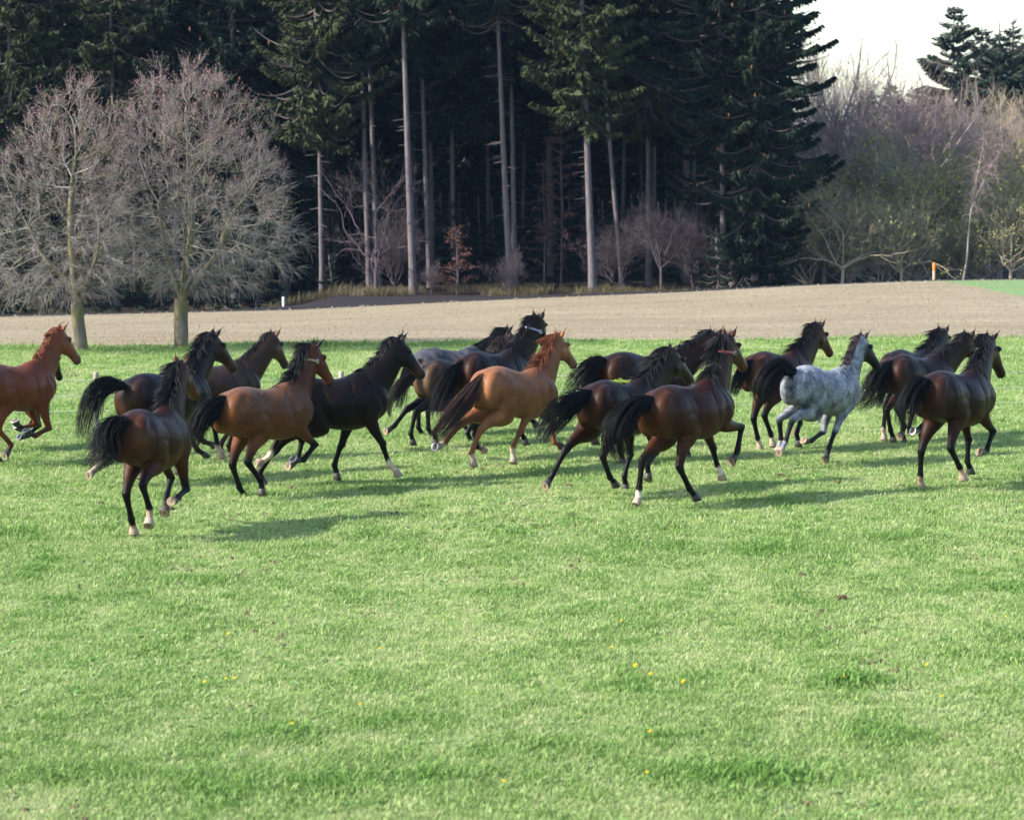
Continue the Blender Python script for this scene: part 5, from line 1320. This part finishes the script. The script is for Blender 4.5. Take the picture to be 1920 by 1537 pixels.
def add_rug(horse, J):
    q = NT('rug_canvas'); f = q.noise(7, 4); 
    q.bump(q.noise(5, 3, .5), .6, .05)
    m = q.set(q.ramp(f, [(.3, (.024, .024, .030)), (.7, (.048, .049, .060))]), .75, .25)
    m2 = plain('rug_binding', (.02, .022, .03), .7)
    tr = catmull(TRUNK[1:13], 5); rows = []
    for x, zt, zb, w, k in tr:
        zc = zb+.52*(zt-zb)
        th = np.linspace(-np.pi*.66, np.pi*.66, 25)
        r = []
        for t in th:
            c, s = math.cos(t), math.sin(t)
            lat = (w+.028)*(s*(1-k*max(c, 0)**1.5)) if abs(t) < np.pi/2 else math.copysign(w+.03, t)
            z = zc+(zt-zc+.022)*c if c > 0 else zc + c*.42
            wr = .010*math.sin(x*31+t*3)+.007*math.sin(t*9+x*11)
            r.append(J['T']((x, lat*(1+wr), z+wr)))
        rows.append(r)
    V = np.array(rows); a, b = V.shape[:2]
    idx = np.arange(a*b).reshape(a, b)
    Q = np.stack([idx[:-1, :-1], idx[1:, :-1], idx[1:, 1:], idx[:-1, 1:]], -1).reshape(-1, 4)
    o = mk('rug', V.reshape(-1, 3), [Q], m, horse, True)
    sd = o.modifiers.new('t', 'SOLIDIFY'); sd.thickness = .012; sd.offset = 1
    for j in (0, b-1):
        Vb, Qb = tubes(V[None, :, j], np.full((1, a), .012), 5); mk('binding', Vb, [Qb], m2, o, True)
    # rear flap over the dock
    fl = np.array([[J['T']((-.80-.03*i, y, 1.46-.11*i)) for y in np.linspace(-.17, .17, 7)] for i in range(5)])
    idx = np.arange(35).reshape(5, 7)
    Q = np.stack([idx[:-1, :-1], idx[1:, :-1], idx[1:, 1:], idx[:-1, 1:]], -1).reshape(-1, 4)
    f = mk('tail_flap', fl.reshape(-1, 3), [Q], m2, o, True)
    f.modifiers.new('t', 'SOLIDIFY').thickness = .01
for _k, _s in HORSES.items():
    _h, _J, _N = build_horse(_k, _s)
    if _s.get('rug'): add_rug(_h, _J)
    if _s.get('grass'):
        c = _J['T']((-.22, -.10, 1.565)); pts = []
        rr = np.random.default_rng(3)
        for i in range(60):
            a = rr.uniform(0, 6.28); b = c+np.array([rr.normal(0, .05), rr.normal(-.02, .05), rr.normal(-.015, .012)])
            pts.append([b, b+np.array([math.cos(a)*.03, math.sin(a)*.03, .018]), b+np.array([math.cos(a)*.06, math.sin(a)*.06, .0])])
        V, Q = tubes(np.array(pts), np.tile([.005, .004, .001], (60, 1)), 3)
        mk('grass_smear', V, [Q], plain('grass_smear', (.19, .26, .04), .7), _h)
# ------------------------------------------------------------------ fence, stakes, flowers, clods
def fence():
    q = plain('fence_post_wood', (.24, .215, .18), .9, .1, .3, 12); w = plain('fence_wire', (.40, .42, .40), .4, .5, .05)
    ins = plain('insulator', (.03, .03, .03), .5)
    o = bpy.data.objects.new('wire_fence', None); COL.objects.link(o)
    x0, x1 = -14.0, 14.0
    def d_at(x): return 46.9+(x+6.9)*.105
    o.location = (px_ray(177, 46.9), 46.9, 0)
    tag(o, 'thin wooden post and three strand wire fence running behind the horses', 'fence')
    px = [px_ray(177, 46.9)+k*4.03 for k in range(-2, 6)]
    for x in px:
        d = d_at(x); b = float(terrain(x, d))
        P = np.array([(0, 0, -.15), (.004, 0, .3), (.0, .004, .62), (.005, 0, .94), (.005, 0, .96)])+[x, d, b]-np.array(o.location)
        V, Q = tubes(P[None], np.array([[.047, .046, .045, .044, .030]]), 8)
        n = len(V); V = np.vstack([V, P[-1:]]); T = np.array([(n-8+i, n-8+(i+1) % 8, n) for i in range(8)])
        p = mk('post', V, [Q, T], q, o, True)
        for z in (.33, .585, .84):
            c = np.array([x, d-.052, b+z])-np.array(o.location)
            V, Q = tubes((c+np.array([(0, .012, 0), (0, -.004, 0), (0, -.02, 0)]))[None], np.array([[.016, .02, .014]]), 6); mk('insulator', V, [Q], ins, p, True)
    for z in (.33, .585, .84):
        xs_ = np.linspace(px[0], px[-1], 113); d = d_at(xs_)-.07
        sag = .018*np.abs(np.sin((xs_-px[0])/4.03*np.pi))
        P = np.stack([xs_, d, z-sag], 1)-np.array(o.location)
        V, Q = tubes(P[None], np.full((1, len(P)), .0034), 4); mk('wire', V, [Q], w, o, True)
fence()
def stake(label, px, d, h, r, c_low, c_top, frac, name):
    x = px_ray(px, d); b = float(terrain(x, d))
    o = bpy.data.objects.new(name, None); COL.objects.link(o); o.location = (x, d, b); tag(o, label, 'marker post')
    def sq(z0, z1, s, m, nm, chamf=False):
        n = 4; cs = [(-1, -1), (1, -1), (1, 1), (-1, 1)]
        V = [(a*s, b_*s, z0) for a, b_ in cs]+[(a*s, b_*s, z1) for a, b_ in cs]+[(a*s*.55, b_*s*.55, z1+.02) for a, b_ in cs]
        Q = [(i, (i+1) % 4, 4+(i+1) % 4, 4+i) for i in range(4)]+[(4+i, 4+(i+1) % 4, 8+(i+1) % 4, 8+i) for i in range(4)]+[(8, 9, 10, 11)]
        mk(nm, np.array(V), [np.array(Q)], m, o)
    sq(-.2, h*frac, r, c_low, 'shaft'); sq(h*frac-.0, h, r*1.12, c_top, 'painted_top')
WHITE = plain('white_paint', (.52, .53, .54), .6, .3, .1); ORANGE = plain('orange_paint', (.72, .17, .02), .6, .3, .1); TANP = plain('stake_wood', (.42, .30, .20), .8, .2)
stake('orange topped wooden stake on the field crest at the right', 1751, 86.5, .50, .036, TANP, ORANGE, .55, 'marker_stake')
stake('short white marker post on the dark strip below the maples', 531, 92, .32, .036, WHITE, WHITE, .6, 'marker_post')
# dandelions: column, row in the photograph -> point on the meadow
def on_meadow(px, py):
    t = math.radians(5.319)
    dx, dv = (px-960)/5333, (768.5-py)/5333
    dirv = np.array([dx, math.cos(t)+dv*math.sin(t), -math.sin(t)+dv*math.cos(t)])
    k = -4.7/dirv[2]
    return dirv[0]*k, dirv[1]*k
YEL = plain('dandelion_yellow', (.85, .60, .02), .7, .2, .2, 80); STEM = plain('dandelion_stem', (.12, .20, .05), .7)
DAND = [(384, 1286, 'left one of three dandelions close together at the lower left'), (424, 1280, 'middle one of three dandelions close together at the lower left'), (441, 1279, 'right one of three dandelions close together at the lower left'),
        (428, 1196, 'dandelion above the close three at the lower left'), (713, 1221, 'dandelion in the lower middle above the darker grass patches'), (676, 1328, 'dandelion left of centre in the lower meadow'),
        (548, 1365, 'dandelion in the lower left, below the close three'), (945, 1473, 'dandelion near the bottom edge in the middle'), (1166, 1166, 'highest dandelion right of the middle'), (1148, 1216, 'dandelion just below the highest one right of the middle'),
        (1191, 1253, 'dandelion just left above the largest yellow one'), (1220, 1270, 'largest dandelion, right of the middle'), (1281, 1285, 'dandelion right of the largest yellow one'), (1218, 1382, 'dandelion alone below the largest yellow one'),
        (1213, 1458, 'lowest dandelion right of the middle'), (1581, 1275, 'dandelion beside the dark tuft at the lower right'), (1765, 1313, 'dandelion at the lower right with a pale stalk'), (1738, 1252, 'small dandelion above the lower right pair'),
        (1886, 1159, 'dandelion near the right picture edge'), (72, 923, 'dandelion at the left below the chestnut horse'), (1405, 823, 'dandelion by the feet of the bay behind the roan')]
def flower_mesh():
    r = np.random.default_rng(5); n = 46
    a = r.uniform(0, 6.28, n); el = r.uniform(.05, 1.35, n)
    D = np.stack([np.cos(a)*np.cos(el), np.sin(a)*np.cos(el), np.sin(el)], 1)
    return kites(np.zeros((n, 3)), D, np.full(n, .021)*(1-.25*np.sin(el)), np.full(n, .0075), np.tile([0, 0, 1.0], (n, 1)))
fv, fq = flower_mesh(); FL = to_mesh('petals', fv, fq, YEL)
sv, sq_ = tubes(np.array([[(0, 0, -.01), (.003, 0, .04), (.0, .002, .075)]]), np.array([[.0025, .0023, .002]]), 5); SM = to_mesh('stem', sv, sq_, STEM)
for i, (px, py, lb) in enumerate(DAND):
    x, y = on_meadow(px, py+8); z = float(terrain(x, y))
    o = bpy.data.objects.new('dandelion', None); COL.objects.link(o); o.location = (x, y, z)
    tag(o, 'yellow '+lb, 'flower', 'dandelions in the meadow')
    inst('stem', SM, o); f = inst('petals', FL, o, rnd.uniform(0, 6)); f.location = (0, .002, .072)
    s = 1.25 if 'largest' in lb else rnd.uniform(.8, 1.05)
    f.scale = (s, s, s); f.rotation_euler = (rnd.uniform(.1, .6), rnd.uniform(-.3, .3), 0)
CLOD = [(793, 973), (190, 945), (1475, 903), (1463, 895), (1570, 908), (548, 918), (680, 918), (1762, 893), (1245, 996), (1433, 933), (1580, 1125), (1212, 880), (1490, 865), (320, 958), (1690, 912), (905, 880), (1068, 914), (1505, 1082)]
EARTH = plain('clod_earth', (.075, .045, .028), .95, .1, .4, 60)
CM = []
for s in range(3):
    bm = bmesh.new(); bmesh.ops.create_icosphere(bm, subdivisions=2, radius=.04)
    r = random.Random(s)
    ph = [r.uniform(0, 6) for _ in range(6)]
    for v in bm.verts:
        k = 1+.28*math.sin(v.co.x*90+ph[0])+.22*math.sin(v.co.y*110+ph[1])+.18*math.sin(v.co.z*130+ph[2])
        v.co *= k; v.co.z *= .62
    me = bpy.data.meshes.new('clod'); bm.to_mesh(me); bm.free(); me.materials.append(EARTH); CM.append(me)
for i, (px, py) in enumerate(CLOD):
    x, y = on_meadow(px, py)
    o = bpy.data.objects.new('clod', CM[i % 3]); COL.objects.link(o); o.location = (x, y, float(terrain(x, y))+.022); s = rnd.uniform(.7, 1.3)
    o.scale = (s*1.2, s, s); o.rotation_euler = (0, 0, rnd.uniform(0, 6))
    tag(o, 'small brown clod of earth kicked up onto the short grass', 'clod', 'clods on the meadow')
